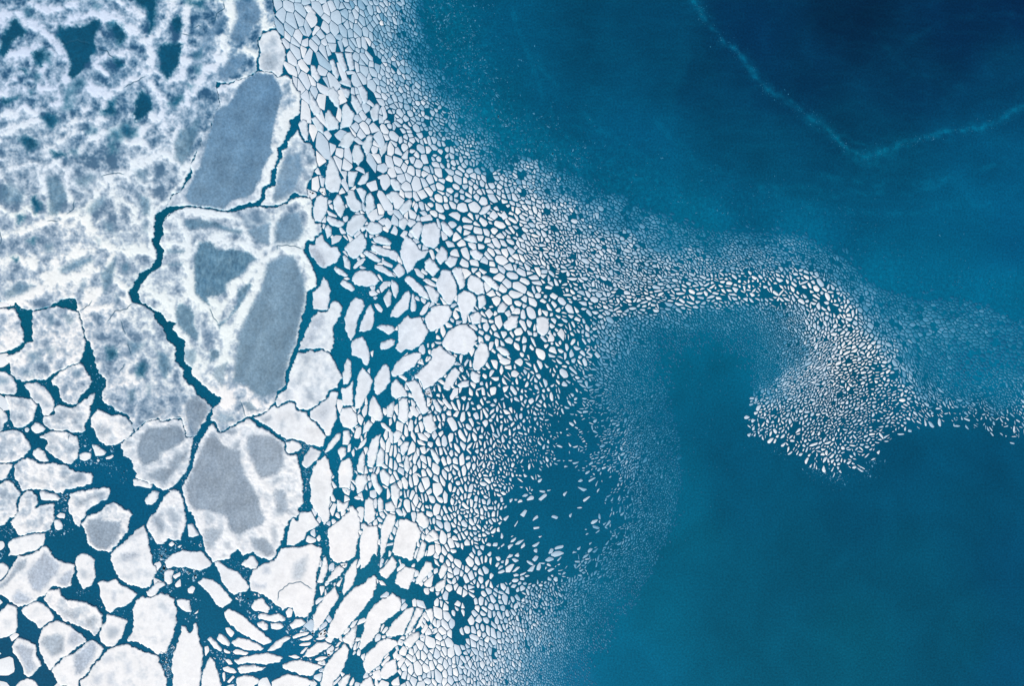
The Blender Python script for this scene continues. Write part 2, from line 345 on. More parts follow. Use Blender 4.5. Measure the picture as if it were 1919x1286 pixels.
M1 690,1080 720,1020 780,940 830,895 845,940 830,1040 740,1110 690,1105
M1 840,1050 850,930 865,920 890,1010 880,1060 850,1065
M1 905,1080 940,1020 975,985 995,990 960,1070 925,1095
M1 605,880 640,830 675,835 670,880 620,925
M1 690,860 700,815 750,850 755,900 730,965 710,940
M1 635,960 680,885 700,920 695,1010 665,1035
M1 525,910 560,890 605,930 570,945 535,945
M1 560,1000 600,1000 640,1045 620,1075 590,1050
M1 450,1210 470,1140 510,1040 545,1000 570,1060 565,1160 540,1200 490,1215
M1 580,1180 620,1155 710,1165 730,1200 680,1240 630,1210
M1 635,400 660,350 710,390 680,450
M1 685,470 720,405 750,450 740,490
M1 660,300 690,280 725,300 700,340 670,330
M1 530,360 590,330 650,330 600,375
R5 60,830 90,780 150,800 190,850 195,928 140,935 65,890
M1 1190,1000 1200,930 1240,895 R5 45,895 110,925 138,970 118,1040 70,1080 60,1150 25,1150 M1 1220,1080
R5 145,1030 140,940 195,932 210,1000 160,1045
R5 165,800 195,780 240,800 310,870 290,905 240,880 200,840
R5 80,600 130,590 190,630 160,680 110,660 85,630
R5 80,1090 140,1055 170,1080 165,1150 100,1160
R5 190,1070 230,1035 265,1080 230,1120
R5 290,1030 330,980 375,1020 340,1070 290,1070
R5 585,1110 620,1095 680,1110 680,1200 640,1250 585,1220
R5 335,1150 380,1088 450,1092 440,1180 380,1210 340,1190
R5 390,1078 430,1030 465,1040 460,1082
R5 665,1286 690,1210 720,1260 715,1290
R5 735,1230 770,1180 800,1220 790,1286
R5 150,320 180,270 240,250 245,280 200,325 165,335
R5 225,340 260,290 300,340 270,375
R5 310,340 340,295 375,350 340,375
R5 30,515 80,475 130,490 140,545 90,540
R5 240,510 280,500 320,560 310,590 270,570
M4 320,900 325,800 360,770 420,850 400,950 310,970
M4 400,700 440,730 485,820 440,860 390,770
M4 215,680 260,645 310,720 310,820 270,800 220,720
M4 195,850 220,820 300,910 300,970 220,985 200,940
M4 90,890 130,870 190,950 190,1015 140,980
M4 295,1100 340,1010 390,980 425,1040 370,1120
M4 400,1150 420,1080 460,1085 495,1180 450,1250 410,1220
M4 475,1090 520,1010 560,1010 550,1110 510,1190
M4 600,1110 670,1060 665,1130 620,1185
M4 530,830 590,770 610,790 600,900 560,920
M4 615,800 650,800 670,880 640,910
M4 80,680 120,740 165,820 165,868 110,868 80,800
M4 300,620 350,560 395,600 395,660 340,640
M4 300,645 390,672 375,740 330,720
M4 440,650 480,640 520,690 520,760 490,790 460,720
M4 230,450 260,440 310,560 290,600 250,540
M4 270,390 330,390 370,520 340,545 300,470
M4 345,390 400,390 425,520 380,530
M4 85,480 120,490 165,580 140,620 95,570
M4 35,40 80,30 130,90 125,140 60,90
M4 95,250 130,185 165,210 105,275
M4 770,1180 830,1110 820,1200 780,1200
"""
# bare or thin patches: tone code, strength, feather | outline
BARE = """
s 1 3|L2 720,540 850,560 900,640 920,720 890,830 860,930 850,1010 830,1100 850,1150 800,1220 770,1286 L4 760,60 700,170 660,195 540,225 480,290 390,270 290,265 230,250 190,190 215,130 250,60 270,0 L2 300,1260 330,1150 370,1010 420,830 500,800 560,720 600,640 650,590
s .8 5|L2 960,1170 1060,1150 1060,1200 L4 1080,0 1040,60 1030,120 960,190 870,240 850,200 880,100 900,0 L2 930,1220
d 1 4|L4 300,540 380,530 430,590 480,600 560,590 680,620 730,670 670,700 640,760 500,850 490,920 440,940 350,950 370,1010 330,990 270,920 265,800 260,650
d .75 4|L4 190,370 300,365 420,390 520,430 620,450 610,480 520,460 400,420 300,430 220,440 185,410
s .9 4|L4 660,450 700,430 830,390 820,560 770,550 700,510
s .4 5|L4 600,330 800,310 840,370 700,430 640,420
s .95 6|L4 880,390 940,330 1050,310 1075,400 1080,470 1030,530 950,545 870,540 865,460
d .85 4|L4 130,1010 170,1000 230,1030 260,1100 250,1150 290,1230 270,1286 230,1250 180,1210 130,1150 120,1080
d .85 3|L4 590,900 680,840 690,860 640,960 570,1060 490,1140 450,1190 440,1150 520,1100 580,1000
d .6 3|L4 60,590 190,600 180,620 50,620
d .6 3|L4 60,700 180,690 170,715 70,720
d .8 4|L6 380,60 450,70 440,120 380,150
s .7 4|L6 410,200 510,150 490,250 470,340 420,290 400,250
d .6 5|L6 180,60 270,60 270,140 240,190 190,130
s .6 5|L6 420,560 470,540 560,560 560,600 480,620 430,600
s .8 3|L6 620,460 680,455 740,520 660,520
s 1 5|L4 810,700 900,650 1000,640 1050,740 1090,830 1095,900 1090,980 1060,1100 1020,1286 L6 1030,0 980,100 945,230 935,340 860,390 770,425 710,390 650,330 540,310 560,230 590,0 L4 590,1240 640,1130 700,1000 770,880 790,780
s .85 6|L2 560,0 730,0 755,80 760,150 700,200 640,290 580,330 530,290 540,230 580,140 575,60
s .85 5|L2 440,540 540,430 610,380 650,420 620,500 540,570 450,600
d .75 5|L2 150,980 230,960 260,890 300,900 280,1000 230,1160 170,1240 120,1190 110,1080
g .45 6|L2 770,400 830,390 880,470 850,540 770,530
g 1 4|L6 390,680 430,700 460,770 540,810 600,820 610,900 640,1000 700,1090 740,1180 760,1280 L8 780,40 760,90 650,130 590,165 530,140 500,80 500,30 L6 350,1270 260,1260 220,1200 195,1080 250,960 300,850 350,740
g .95 5|L6 660,720 740,705 850,720 920,760 935,850 930,930 880,1000 760,1030 720,960 690,870 660,800
g .8 5|L6 860,1120 940,1120 960,1200 980,1286 880,1286
g .8 5|L8 330,130 400,110 460,140 430,200 360,270 335,220
g .9 5|L8 690,200 770,185 830,240 845,300 800,330 740,290 680,240
g .5 5|L8 470,210 520,220 525,270 480,265
g .5 5|L8 820,110 860,90 870,200 840,220
g .8 3|L6 480,680 560,650 585,680 540,700
g .7 3|L6 565,770 600,745 605,800 570,805
k 1 4|L5 1080,700 1120,650 1286,640 L6 60,630 150,640 185,690 190,740 120,790 0,840 L5 1200,890 1080,940 1060,900 1030,810
k .8 5|L6 220,820 180,900 100,990 40,1070 0,1060 L5 1220,1060 1130,1030 1110,1000 1200,960 1286,950 L6 60,930 110,870
k .9 4|L6 200,450 280,410 350,460 375,490 340,580 260,690 220,640 195,540
w 1 4|L1 60,220 100,140 140,150 200,240 180,270 130,270 80,320 60,400 20,420 0,380 20,260
w 1 4|L1 440,210 560,210 680,170 740,150 770,180 720,240 710,330 720,380 650,480 620,530 550,590 520,560 540,460 500,370 440,280
w .9 6|L1 820,170 870,160 930,200 945,280 900,340 850,250
w 1 5|P 254,-40 296,-40 L1 1180,0 1170,100 1165,200 1130,240 1120,180 1110,80 1020,0
w 1 4|L1 1200,340 1280,330 L2 170,330 140,470 60,600 L1 1260,590 1200,510 1220,450 1190,400
w 1 4|L1 1040,730 1070,680 1130,720 1150,830 1070,890 1020,910 1010,850 1020,780
w .85 5|L1 820,760 880,740 850,800 880,840 800,870 750,840 820,810
w .9 6|L1 310,880 400,860 440,900 390,970 350,920
w .95 6|L1 150,1040 200,1020 290,1080 220,1140 190,1090
w .9 5|L1 380,1140 470,1150 490,1180 400,1180
w .9 5|L1 0,790 30,740 140,730 80,770
w .95 5|L1 250,400 330,360 320,490 270,480
w .9 4|L1 160,520 210,510 200,550
w .9 5|L1 860,440 920,450 930,500 880,520
w .5 8|L1 480,830 520,760 560,740 540,820
w .5 8|L1 830,980 980,920 1000,1000 900,1060 820,1050
w .6 7|L1 940,1000 1030,960 1030,1020 970,1040
w .55 6|L1 320,400 390,400 380,470 320,480
w .6 6|L1 250,560 300,560 280,610
w .55 6|L1 220,680 260,680 240,720
w .55 7|L1 540,620 620,600 640,640 570,670
w .5 8|L1 520,640 560,700 500,800 480,760
w .5 7|L1 640,980 720,960 740,1000 690,1000
w .5 7|L1 530,1140 580,1130 570,1170
w .5 7|L1 180,70 240,60 240,130 200,120
w .5 6|L1 700,20 760,30 750,70 700,60
w .55 6|L1 810,1080 880,1060 880,1140 830,1170
w 1 4|L2 90,160 130,110 180,190 130,240 100,220
w .65 7|L2 180,0 330,0 340,60 260,50
s .6 9|L2 250,420 330,280 420,160 480,110 470,180 400,300 300,420 290,540
w .5 6|L2 260,400 310,380 310,430 270,440
w .5 6|L2 250,510 310,490 300,550
w .7 6|L2 60,780 110,740 170,710 180,750 120,800
w .5 6|L2 210,640 260,640 240,680
d .75 5|L3 350,50 420,40 480,110 510,200 460,280 430,340 370,320 370,200
d .6 6|L3 660,290 720,220 790,190 780,260 690,330
d .7 5|L3 1050,180 1130,210 1130,330 1080,330 1060,260
d .7 6|L3 450,740 560,680 680,650 700,680 580,740 470,770
d .7 5|L3 760,780 830,700 880,650 870,720 840,850 790,920 770,850
d .8 5|L3 910,710 960,690 980,740 940,770
d .6 6|L3 560,70 680,20 720,50 650,120 590,110
d .6 8|L3 0,130 70,90 180,170 170,240 60,250 0,220
w .8 5|L3 240,210 280,200 320,290 280,320 250,260
w .65 5|L3 130,330 190,330 180,390 140,390
w .8 5|L3 90,650 140,650 130,690
w .75 6|L3 210,520 270,510 260,560
d .6 6|L3 30,920 150,840 260,870 180,920 60,960
d .6 6|L3 330,560 400,540 400,600 350,610
d .6 6|L3 780,380 850,400 860,470 800,450
d .5 7|L3 1080,370 1120,380 1110,460 1080,440
d .5 6|L3 720,510 760,520 750,560
d .5 6|L3 600,860 640,820 650,880 620,900
d .5 6|L3 870,930 900,940 880,990
d .6 5|L3 470,1090 530,1080 560,1130 520,1160
d .5 6|L3 370,1100 410,1080 400,1160 370,1170
d .6 8|L3 1020,0 1110,0 1100,60 1040,70
w .7 6|L5 800,60 860,40 890,90 860,140 810,130
w .65 6|L5 1030,200 1080,140 1110,180 1080,270 1040,260
d .8 7|L5 1190,80 1260,100 1270,200 1250,280 1200,200
d .8 5|L5 965,380 1010,360 1020,440 980,470
d .6 6|L5 1110,330 1140,330 1130,420 1115,400
k .7 6|L5 1150,560 1200,490 1250,520 1190,580
d .75 7|L5 970,0 1090,20 1050,60 990,100
d .7 6|L6 0,80 60,120 90,200 30,270 0,200
g .6 6|L6 1080,110 1130,90 1140,130 1090,170
g .6 6|L6 1040,240 1070,220 1070,300 1040,330
g .7 6|L6 1110,360 1150,370 1160,440 1110,440
l .6 7|M1 110,1130 180,1080 190,1110 140,1220 100,1286 60,1270
k .7 5|L6 760,580 830,560 840,580 800,610
g .5 6|L6 900,620 930,580 940,640 910,660
g .6 6|L6 1020,540 1060,550 1040,590
l .6 9|L6 1080,880 1140,810 1190,840 1100,930
l .5 12|M2 110,560 200,470 250,500 200,620 150,590
l .9 4|L7 210,440 300,330 330,290 380,330 450,390 420,450 360,520 300,590 250,570 210,500
g .8 4|L7 70,470 130,370 200,340 200,390 130,450 30,560 0,570 0,540
l .9 5|L7 100,620 130,580 170,600 240,640 200,670 110,670
l .9 4|L7 430,520 480,450 535,420 530,500 490,545
g .55 6|L7 430,700 520,720 580,760 560,800 470,760
g .6 6|L7 630,790 700,760 730,790 690,860 640,840
l .9 5|L7 110,990 160,970 250,1010 240,1090 270,1140 210,1190 150,1060
g .75 5|L7 300,960 340,920 430,900 480,920 470,1030 390,1070 340,1010
l .7 5|L7 520,900 550,870 630,940 550,990 510,960
l 1 5|L7 560,1060 680,950 720,1000 690,1080 600,1200 560,1190 550,1110
l .6 8|L7 690,1210 760,1200 740,1270 690,1270
l .6 8|L7 930,1120 960,1110 970,1180 940,1190
l .5 8|L7 760,1080 830,1050 840,1090 780,1120
l .6 8|L7 800,1200 840,1180 840,1270 810,1270
l .7 6|L7 835,580 860,600 850,660 830,640
g .5 6|L7 910,200 1000,150 1070,120 1060,150 960,210 920,230
l .8 7|L7 900,310 1000,290 1030,320 930,360
g .5 6|L7 610,420 640,440 630,490 610,480
g .5 6|L7 800,870 860,850 890,880 850,930 800,930
g .85 6|L7 1120,60 1180,20 1220,90 1210,150 1170,130
g .6 6|L8 60,0 110,0 120,60 90,60
g 1 4|L7 640,110 660,55 740,45 830,70 900,60 890,150 840,230 790,270 720,260 670,210
g .55 6|L7 280,50 320,30 320,90 290,95
g .6 5|L5 150,0 180,10 150,40
g .55 7|L8 990,380 1090,320 1080,430 1040,500 980,490
l .7 6|L8 770,400 810,410 810,450 770,450
l .7 6|L8 690,510 740,540 790,530 780,560 700,560
l .8 8|M1 75,590 120,560 160,590 210,700 185,735 140,700
g .6 7|L5 20,760 80,730 110,760 60,790
g .5 6|L5 380,720 440,710 430,770 390,760
g .55 6|L5 450,520 560,530 620,560 560,575 460,550
g .5 6|L5 390,560 430,550 430,600 390,600
d .5 7|L5 200,90 300,70 310,140 240,170
d .45 7|L5 160,220 240,220 240,260 180,260
d .5 7|L5 340,60 420,40 390,110
d .5 7|L5 550,210 610,220 600,270 560,260
d .6 7|L5 0,270 60,280 60,310 0,310
g .5 7|L5 120,460 190,460 180,500 130,500
g .5 7|L5 160,1010 260,1030 370,1050 350,1070 230,1050
g .55 6|L5 480,1010 640,1010 620,1040 500,1050
g .6 6|L5 590,1200 680,1160 780,1140 740,1170 640,1220 590,1260
g .55 6|L5 740,640 800,620 830,680 780,730 740,690
g .6 5|L5 0,1150 40,1100 70,1110 20,1180
g .6 5|L5 195,1200 220,1200 215,1230 195,1230
"""
CRACKS = """
L2 480,0 485,60 430,100 415,150 370,165
L2 250,215 290,190 320,210
L2 150,250 240,265
L1 470,345 520,315 580,300 690,330
L1 730,360 800,380 860,440
L1 930,660 1050,600 1100,570
L3 760,40 860,15 940,25
L3 560,210 555,290 500,330
L3 350,375 450,380
L3 0,450 15,510 5,570
L3 600,1058 670,1015 700,970
L3 810,1140 870,1055 960,1040 1000,992
L3 910,1120 950,1240
L5 900,240 945,160
L5 960,0 990,110
L4 880,600 885,565 940,560 1010,570 1080,590
L4 375,1030 410,1110 440,1150
L6 605,440 630,520 648,568
L6 110,578 150,565 190,640
L8 870,660 880,590 950,530 1040,515 1130,570
L5 500,690 520,700 515,750
M3 950,160 1000,200
M3 760,1010 700,1090 640,1160
"""
# drifting field: place (x,y) : mean size, kept share, gap, brightness, long-axis angle, elongation
FIELD = """
540,20 18 1 1.3 .85 65 1.5;600,60 18 1 1.3 .85 65 1.5;660,50 13 .98 1.3 .8 65 1.5;720,40 10 .97 1.3 .72 65 1.6;770,60 8 .95 1.3 .5 65 1.5;800,90 7 .9 1.2 .25 65 1.4;820,120 6 .5 1.2 .12 60 1.3
560,150 20 1 1.3 .9 70 1.6;620,150 22 1 1.3 .9 65 1.7;680,160 16 .98 1.3 .85 60 1.6;740,140 11 .97 1.4 .8 60 1.5;780,160 10 .95 1.4 .65 60 1.4;815,140 9 .93 1.4 .4 60 1.4;840,160 7 .8 1.3 .2 60 1.3
600,230 24 1 1.5 .92 70 1.6;680,220 18 1 1.5 .88 60 1.5;740,220 12 .95 1.6 .85 50 1.3;800,200 10 .92 1.8 .75 50 1.3;840,230 9 .9 1.8 .6 50 1.3;870,230 7 .85 1.5 .35 50 1.2;890,220 6 .5 1.3 .2 50 1.2
650,290 24 1 1.6 .93 70 1.5;720,290 20 1 1.6 .92 60 1.4;780,290 14 .95 2 .9 50 1.3;830,290 11 .92 2 .85 50 1.3;880,280 9 .9 2 .75 50 1.3;910,290 8 .9 1.8 .5 45 1.2;940,290 6 .6 1.5 .3 45 1.2
700,350 22 1 1.7 .93 80 1.4;760,350 18 1 1.7 .93 70 1.3;830,350 14 .94 2.2 .93 50 1.3;880,340 12 .92 2.2 .9 50 1.3;930,350 11 .9 2.1 .88 45 1.3;980,335 9 .92 1.6 .75 45 1.3;1030,340 8 .93 1.5 .55 45 1.3;1080,345 7 .9 1.5 .32 45 1.2;1120,350 6 .7 1.3 .2 45 1.2
880,400 18 .9 3 .95 30 1.3;940,400 14 .9 3 .95 35 1.4;1000,400 10 .93 2 .92 45 1.5;1060,395 9 .93 1.7 .8 45 1.4;1110,400 9 .93 1.7 .6 45 1.3;1150,390 9 .9 1.5 .35 40 1.3;1180,400 8 .85 1.5 .25 40 1.2
880,470 20 .95 3 .96 40 1.3;930,480 14 .95 2.2 .95 45 1.5;1000,470 10 .93 2.1 .93 50 1.7;1060,470 9 .93 2.2 .9 45 1.6;1120,470 9 .93 2 .85 40 1.5;1170,460 9 .93 1.8 .75 35 1.4;1220,440 8 .93 1.7 .5 35 1.4;1260,440 8 .9 1.5 .3 30 1.4
920,540 18 .97 2.2 .97 40 1.3;990,540 14 .93 2.6 .96 25 1.5;1060,540 12 .9 3 .95 30 1.5;1120,530 9 .94 1.8 .85 40 1.6;1180,520 8 .93 1.8 .8 40 1.6;1240,510 8 .93 1.8 .75 40 1.6;1300,500 7.5 .93 1.8 .72 50 1.5;1360,480 7 .93 1.7 .6 30 1.6;1420,475 7 .93 1.7 .6 30 1.6;1340,450 7 .85 1.4 .2 30 1.4;1420,450 7 .85 1.4 .22 30 1.4;1480,470 7.5 .93 1.6 .5 40 1.5;1540,480 7 .9 1.5 .35 40 1.4
930,600 16 .92 3 .97 60 1.3;1000,590 16 .92 3 .97 60 1.4;1060,590 13 .9 3.5 .97 50 1.4;1110,580 12 .92 3 .9 30 1.5;1160,570 10 .92 2.5 .9 10 1.6;1220,560 10 .9 2.8 .92 0 1.7;1290,560 12 .88 3.3 .97 10 1.7;1350,545 11 .86 3.2 .98 10 1.6;1400,540 11 .86 3.2 .98 40 1.7;1460,545 11 .88 3.2 .98 50 1.6;1510,540 11 .9 3 .98 40 1.4;1550,560 11 .9 3 .98 40 1.4
1260,600 8 .95 1.8 .42 45 1.6;1320,600 7 .95 1.6 .32 50 1.6;1380,600 7 .95 1.6 .33 50 1.6;1440,600 6 .97 1.5 .45 60 1.6;1490,600 7 .97 1.6 .62 70 1.7;1530,600 9 .95 2 .88 80 1.5
1180,620 8 .95 1.7 .42 55 1.5;1140,620 9 .95 2 .62 50 1.5;1250,635 6 .95 1.3 .11 60 1.5;1320,635 5.5 .95 1.2 .07 60 1.5;1400,635 5.5 .97 1.3 .14 60 1.5;1450,640 5.5 .98 1.4 .4 60 1.6;1490,660 6 .98 1.5 .55 -50 1.7;1540,650 8 .97 2 .85 -50 1.7;1590,640 9.5 .96 2.2 .98 -40 1.6;1630,650 9 .93 2.5 .97 -40 1.5;1590,590 10 .93 2.6 .98 60 1.4;1645,605 9 .95 1.8 .55 60 1.5
1620,560 9 .93 1.6 .45 45 1.4;1660,610 9 .95 1.5 .42 50 1.4;1700,620 10 .95 1.5 .4 30 1.4;1740,610 10 .95 1.4 .4 20 1.3;1790,620 9 .95 1.3 .33 20 1.2;1830,620 9 .93 1.3 .28 20 1.2;1880,640 9 .85 1.3 .15 20 1.2;1600,520 8 .9 1.5 .25 45 1.4;1570,500 8 .9 1.6 .38 60 1.6;1660,570 8 .85 1.4 .2 45 1.3;1720,580 8 .85 1.4 .22 30 1.2;1780,580 8 .8 1.3 .15 20 1.2;1700,660 9 .93 1.4 .3 60 1.6;1750,670 8 .93 1.3 .22 50 1.4;1820,680 8 .9 1.3 .12 30 1.3;1730,710 7 .93 1.4 .27 60 1.8;1800,730 7 .9 1.2 .15 40 1.4
1675,660 9 .93 2 .72 60 1.7;1705,710 9 .93 1.8 .65 62 2.1;1740,740 8 .93 1.6 .5 60 2
1480,720 7 .98 1.4 .76 -45 1.6;1450,740 7 .98 1.6 .6 -45 1.4;1440,700 5 .95 1.4 .3 -45 1.4;1530,700 7.5 .98 1.6 .86 -40 1.7;1590,700 9 .94 2.6 .98 -20 1.6;1650,700 10 .92 3 .98 -10 1.5;1690,740 10 .88 3.5 .95 -20 1.6
1440,770 9 .93 2.5 .92 -50 1.4;1490,770 9 .95 2.5 .86 -60 1.5;1550,760 7 .95 2.1 .86 -50 1.5;1610,760 8 .92 2.6 .9 -30 1.5;1660,760 8 .85 3 .9 -30 1.5;1720,770 9 .82 3 .88 40 1.9;1780,770 9 .7 3 .85 40 1.9;1840,780 9 .65 3 .78 50 1.9;1890,790 9 .6 3 .8 50 1.8;1800,748 7 .85 1.8 .45 40 1.5;1870,755 6 .85 1.6 .3 40 1.5
1480,810 10 .9 3.2 .97 -60 1.4;1540,800 8 .93 2.6 .88 -50 1.6;1600,810 8 .85 3 .88 -40 1.7;1660,810 9 .82 3.2 .88 -30 1.7;1560,850 9.5 .9 2.8 .95 -70 1.5;1600,850 10 .85 3 .92 20 1.8
760,830 18 1 2.5 1 80 1.7;800,800 16 1 2.6 .99 80 1.6;840,780 14 .97 3.2 .98 75 1.5;880,760 13 .95 3.5 .97 70 1.4;860,720 16 .92 4 .97 75 1.4;900,690 15 .88 4.5 .97 60 1.4;950,660 16 .92 3.5 .98 50 1.3;1000,660 15 .9 3.6 .97 60 1.4;1060,660 14 .85 4 .96 60 1.4;1100,660 11 .9 3 .85 60 1.5;1140,660 9 .93 2 .58 50 1.6;1180,680 7 .95 1.5 .3 60 1.6;1050,700 13 .85 4 .94 60 1.4;1090,700 10 .85 2.6 .72 30 1.7;1130,700 8 .92 1.8 .45 40 1.7;1170,720 6 .93 1.5 .35 45 1.7;1200,700 5.5 .9 1.3 .2 50 1.5
920,740 13 .95 3.6 .97 70 1.4;980,740 12 .93 3.6 .95 70 1.4;1020,740 11 .85 3.5 .92 70 1.5;1050,740 9 .6 3 .85 60 1.6;1080,740 9 .45 2.8 .8 30 1.8;1120,740 7 .75 2 .52 -10 1.9;1160,760 6 .9 1.7 .45 -30 1.7;1200,760 5.5 .9 1.5 .35 -40 1.7;1240,780 5.5 .8 1.3 .15 -40 1.6
940,790 11 .97 3.2 .95 72 1.5;990,790 10 .95 3.3 .92 72 1.5;1030,790 9 .6 3.2 .85 60 1.6;1070,800 9 .22 3 .8 30 1.6;1110,800 8 .35 2.8 .7 10 1.7;1150,810 7 .75 2.2 .6 -30 1.7;1190,820 6 .92 1.7 .45 -45 1.8;1220,830 5.5 .92 1.5 .3 -50 1.8;1250,850 5.5 .8 1.3 .15 -50 1.6
880,830 12 .98 3 .99 78 1.6;930,840 10 .97 3 .95 75 1.6;980,850 9 .93 3.3 .9 70 1.6;1020,850 8 .65 3.2 .85 65 1.6;1060,850 9 .25 3.2 .75 -10 1.8;1110,860 8 .42 3 .7 -20 1.9;1160,860 8 .85 2.2 .65 -50 1.8;1190,870 7 .93 1.8 .55 -60 1.8;1220,880 6 .93 1.5 .32 -60 1.8
860,900 11 1 2.6 1 75 1.5;900,900 10 .98 2.7 .98 75 1.5;940,890 9 .95 3 .95 70 1.5;980,900 10 .55 3.4 .9 50 1.5;1030,920 11 .1 3 .8 -20 1.6;1090,920 11 .12 3 .8 -15 1.6;1140,910 9 .28 3 .7 -40 1.8;1170,930 8 .65 2.2 .52 -60 1.8;1200,930 6 .93 1.6 .4 -65 1.8;1230,940 5.5 .85 1.4 .2 -65 1.7
880,950 10 .98 2.5 .98 75 1.4;920,950 10 .93 2.7 .95 70 1.4;970,960 12 .18 3 .85 -30 1.3;1030,970 12 .12 3 .8 -30 1.6;1090,970 12 .08 3 .8 -30 1.6;1150,980 10 .28 2.6 .62 -70 1.9;1190,980 7 .82 1.8 .4 -65 1.8;1220,980 6 .92 1.5 .3 -60 1.7
900,1000 10 .93 2.6 .96 70 1.3;950,1020 12 .42 3.2 .9 -40 1.4;1000,1030 13 .14 3.2 .82 -20 1.6;1060,1020 12 .12 3 .8 -20 1.7;1110,1010 11 .3 2.8 .7 -30 1.8;1160,1010 8 .82 1.9 .5 -50 1.8;1200,1010 6 .92 1.5 .3 -60 1.7;1235,1010 5.5 .8 1.3 .15 -60 1.6
870,1060 14 .95 2.2 .98 75 1.4;910,1070 14 .75 3 .96 70 1.3;960,1080 12 .6 3 .9 -40 1.4;1010,1080 11 .32 3 .82 -30 1.5;1060,1060 10 .3 2.8 .75 -30 1.7;1100,1050 9 .65 2.2 .55 -45 1.7;1150,1050 6.5 .93 1.6 .35 -50 1.7;1190,1060 5.5 .9 1.4 .2 -55 1.6
850,1110 12 .93 2.2 .98 75 1.3;900,1120 13 .85 2.6 .94 70 1.3;950,1110 11 .9 2.3 .86 60 1.4;1000,1120 9 .9 2 .75 70 1.5;1040,1110 8 .88 1.9 .66 70 1.6;1080,1110 6.5 .92 1.6 .42 -60 1.6;1130,1120 5.5 .92 1.4 .25 -60 1.6;1170,1130 5.5 .8 1.3 .1 -60 1.5
880,1170 13 .95 2.2 .94 70 1.4;920,1170 12 .95 2 .9 70 1.5;960,1170 9 .96 1.5 .82 75 1.6;1000,1180 7.5 .97 1.3 .71 80 1.6;1040,1180 6.5 .97 1.25 .56 80 1.6;1080,1180 5.5 .97 1.2 .38 80 1.6;1120,1180 5.5 .85 1.3 .15 80 1.5
760,1230 14 1 1.5 1 75 1.4;820,1230 13 1 1.5 .97 75 1.4;870,1230 11 1 1.6 .9 75 1.5;920,1240 9 .98 1.3 .86 75 1.5;960,1240 8 .98 1.25 .76 78 1.5;1000,1250 6.5 .98 1.2 .6 78 1.5;1040,1250 5.5 .97 1.1 .42 78 1.5;1080,1260 5.5 .85 1.3 .12 78 1.4
800,1170 13 1 1.5 1 70 1.4;830,1030 13 .95 2.1 1 70 1.4;840,960 12 1 2.3 1 75 1.4;800,900 15 1 2.3 1 78 1.6;820,860 14 1 2.5 1 78 1.6
1300,690 5.5 .8 1.2 .03 60 1.4;1350,680 5.5 .8 1.2 .03 60 1.4;1395,690 5.5 .85 1.2 .06 60 1.4;1250,690 5.5 .85 1.2 .06 50 1.4;1130,1250 5.5 .8 1.2 .03 78 1.3;1180,1190 5.5 .8 1.2 .03 78 1.3;1150,1160 5.5 .85 1.2 .08 -70 1.4;1240,860 5.5 .85 1.2 .14 -60 1.4
620,400 14 .5 2.5 .95 60 1.3;700,560 14 .2 3 .95 30 1.5;700,680 15 .15 3 .97 80 1.5;640,820 15 .5 3 1 75 1.5;700,950 15 .9 2.5 1 70 1.4;700,1090 16 .3 3 1 -50 1.5;720,1180 14 .6 2 1 -50 1.5
-60,700 45 .95 4 1 0 1.3;-60,1000 45 .9 5 1 0 1.3;-60,1300 45 .9 6 1 0 1.3;200,1370 45 .9 5 1 0 1.3;450,1370 28 .9 4 1 -10 1.5;600,1370 26 .95 4 1 -50 1.5;640,-60 14 1 1.3 .82 65 1.5;560,-60 18 1 1.3 .86 65 1.5;740,-60 9 .95 1.3 .6 65 1.5;900,1370 10 1 1.6 .85 75 1.5;1000,1370 7 .97 1.4 .5 75 1.5;1080,1370 6 .85 1.3 .15 75 1.5;1960,650 9 .85 1.3 .15 20 1.2;1970,800 9 .6 3 .8 50 1.8
"""
EDGE = "P 520,-110 775,-110 778,-30 800,60 830,110 855,150 900,205 945,265 1000,300 1080,322 1150,355 1210,385 1300,420 1400,428 1500,436 1580,472 1640,530 1720,555 1800,550 1910,590 2000,600 2000,845 1890,826 1830,802 1780,794 1725,797 1690,818 1640,858 1605,888 1560,890 1510,862 1470,838 1410,815 1402,790 1408,730 1395,705 1350,695 1290,700 1262,750 1285,830 1285,900 1268,1000 1222,1090 1195,1150 1150,1220 1100,1400 -120,1400 -120,560 -20,560 -10,1300 560,1300 590,940 640,640 600,480 560,300 520,130"
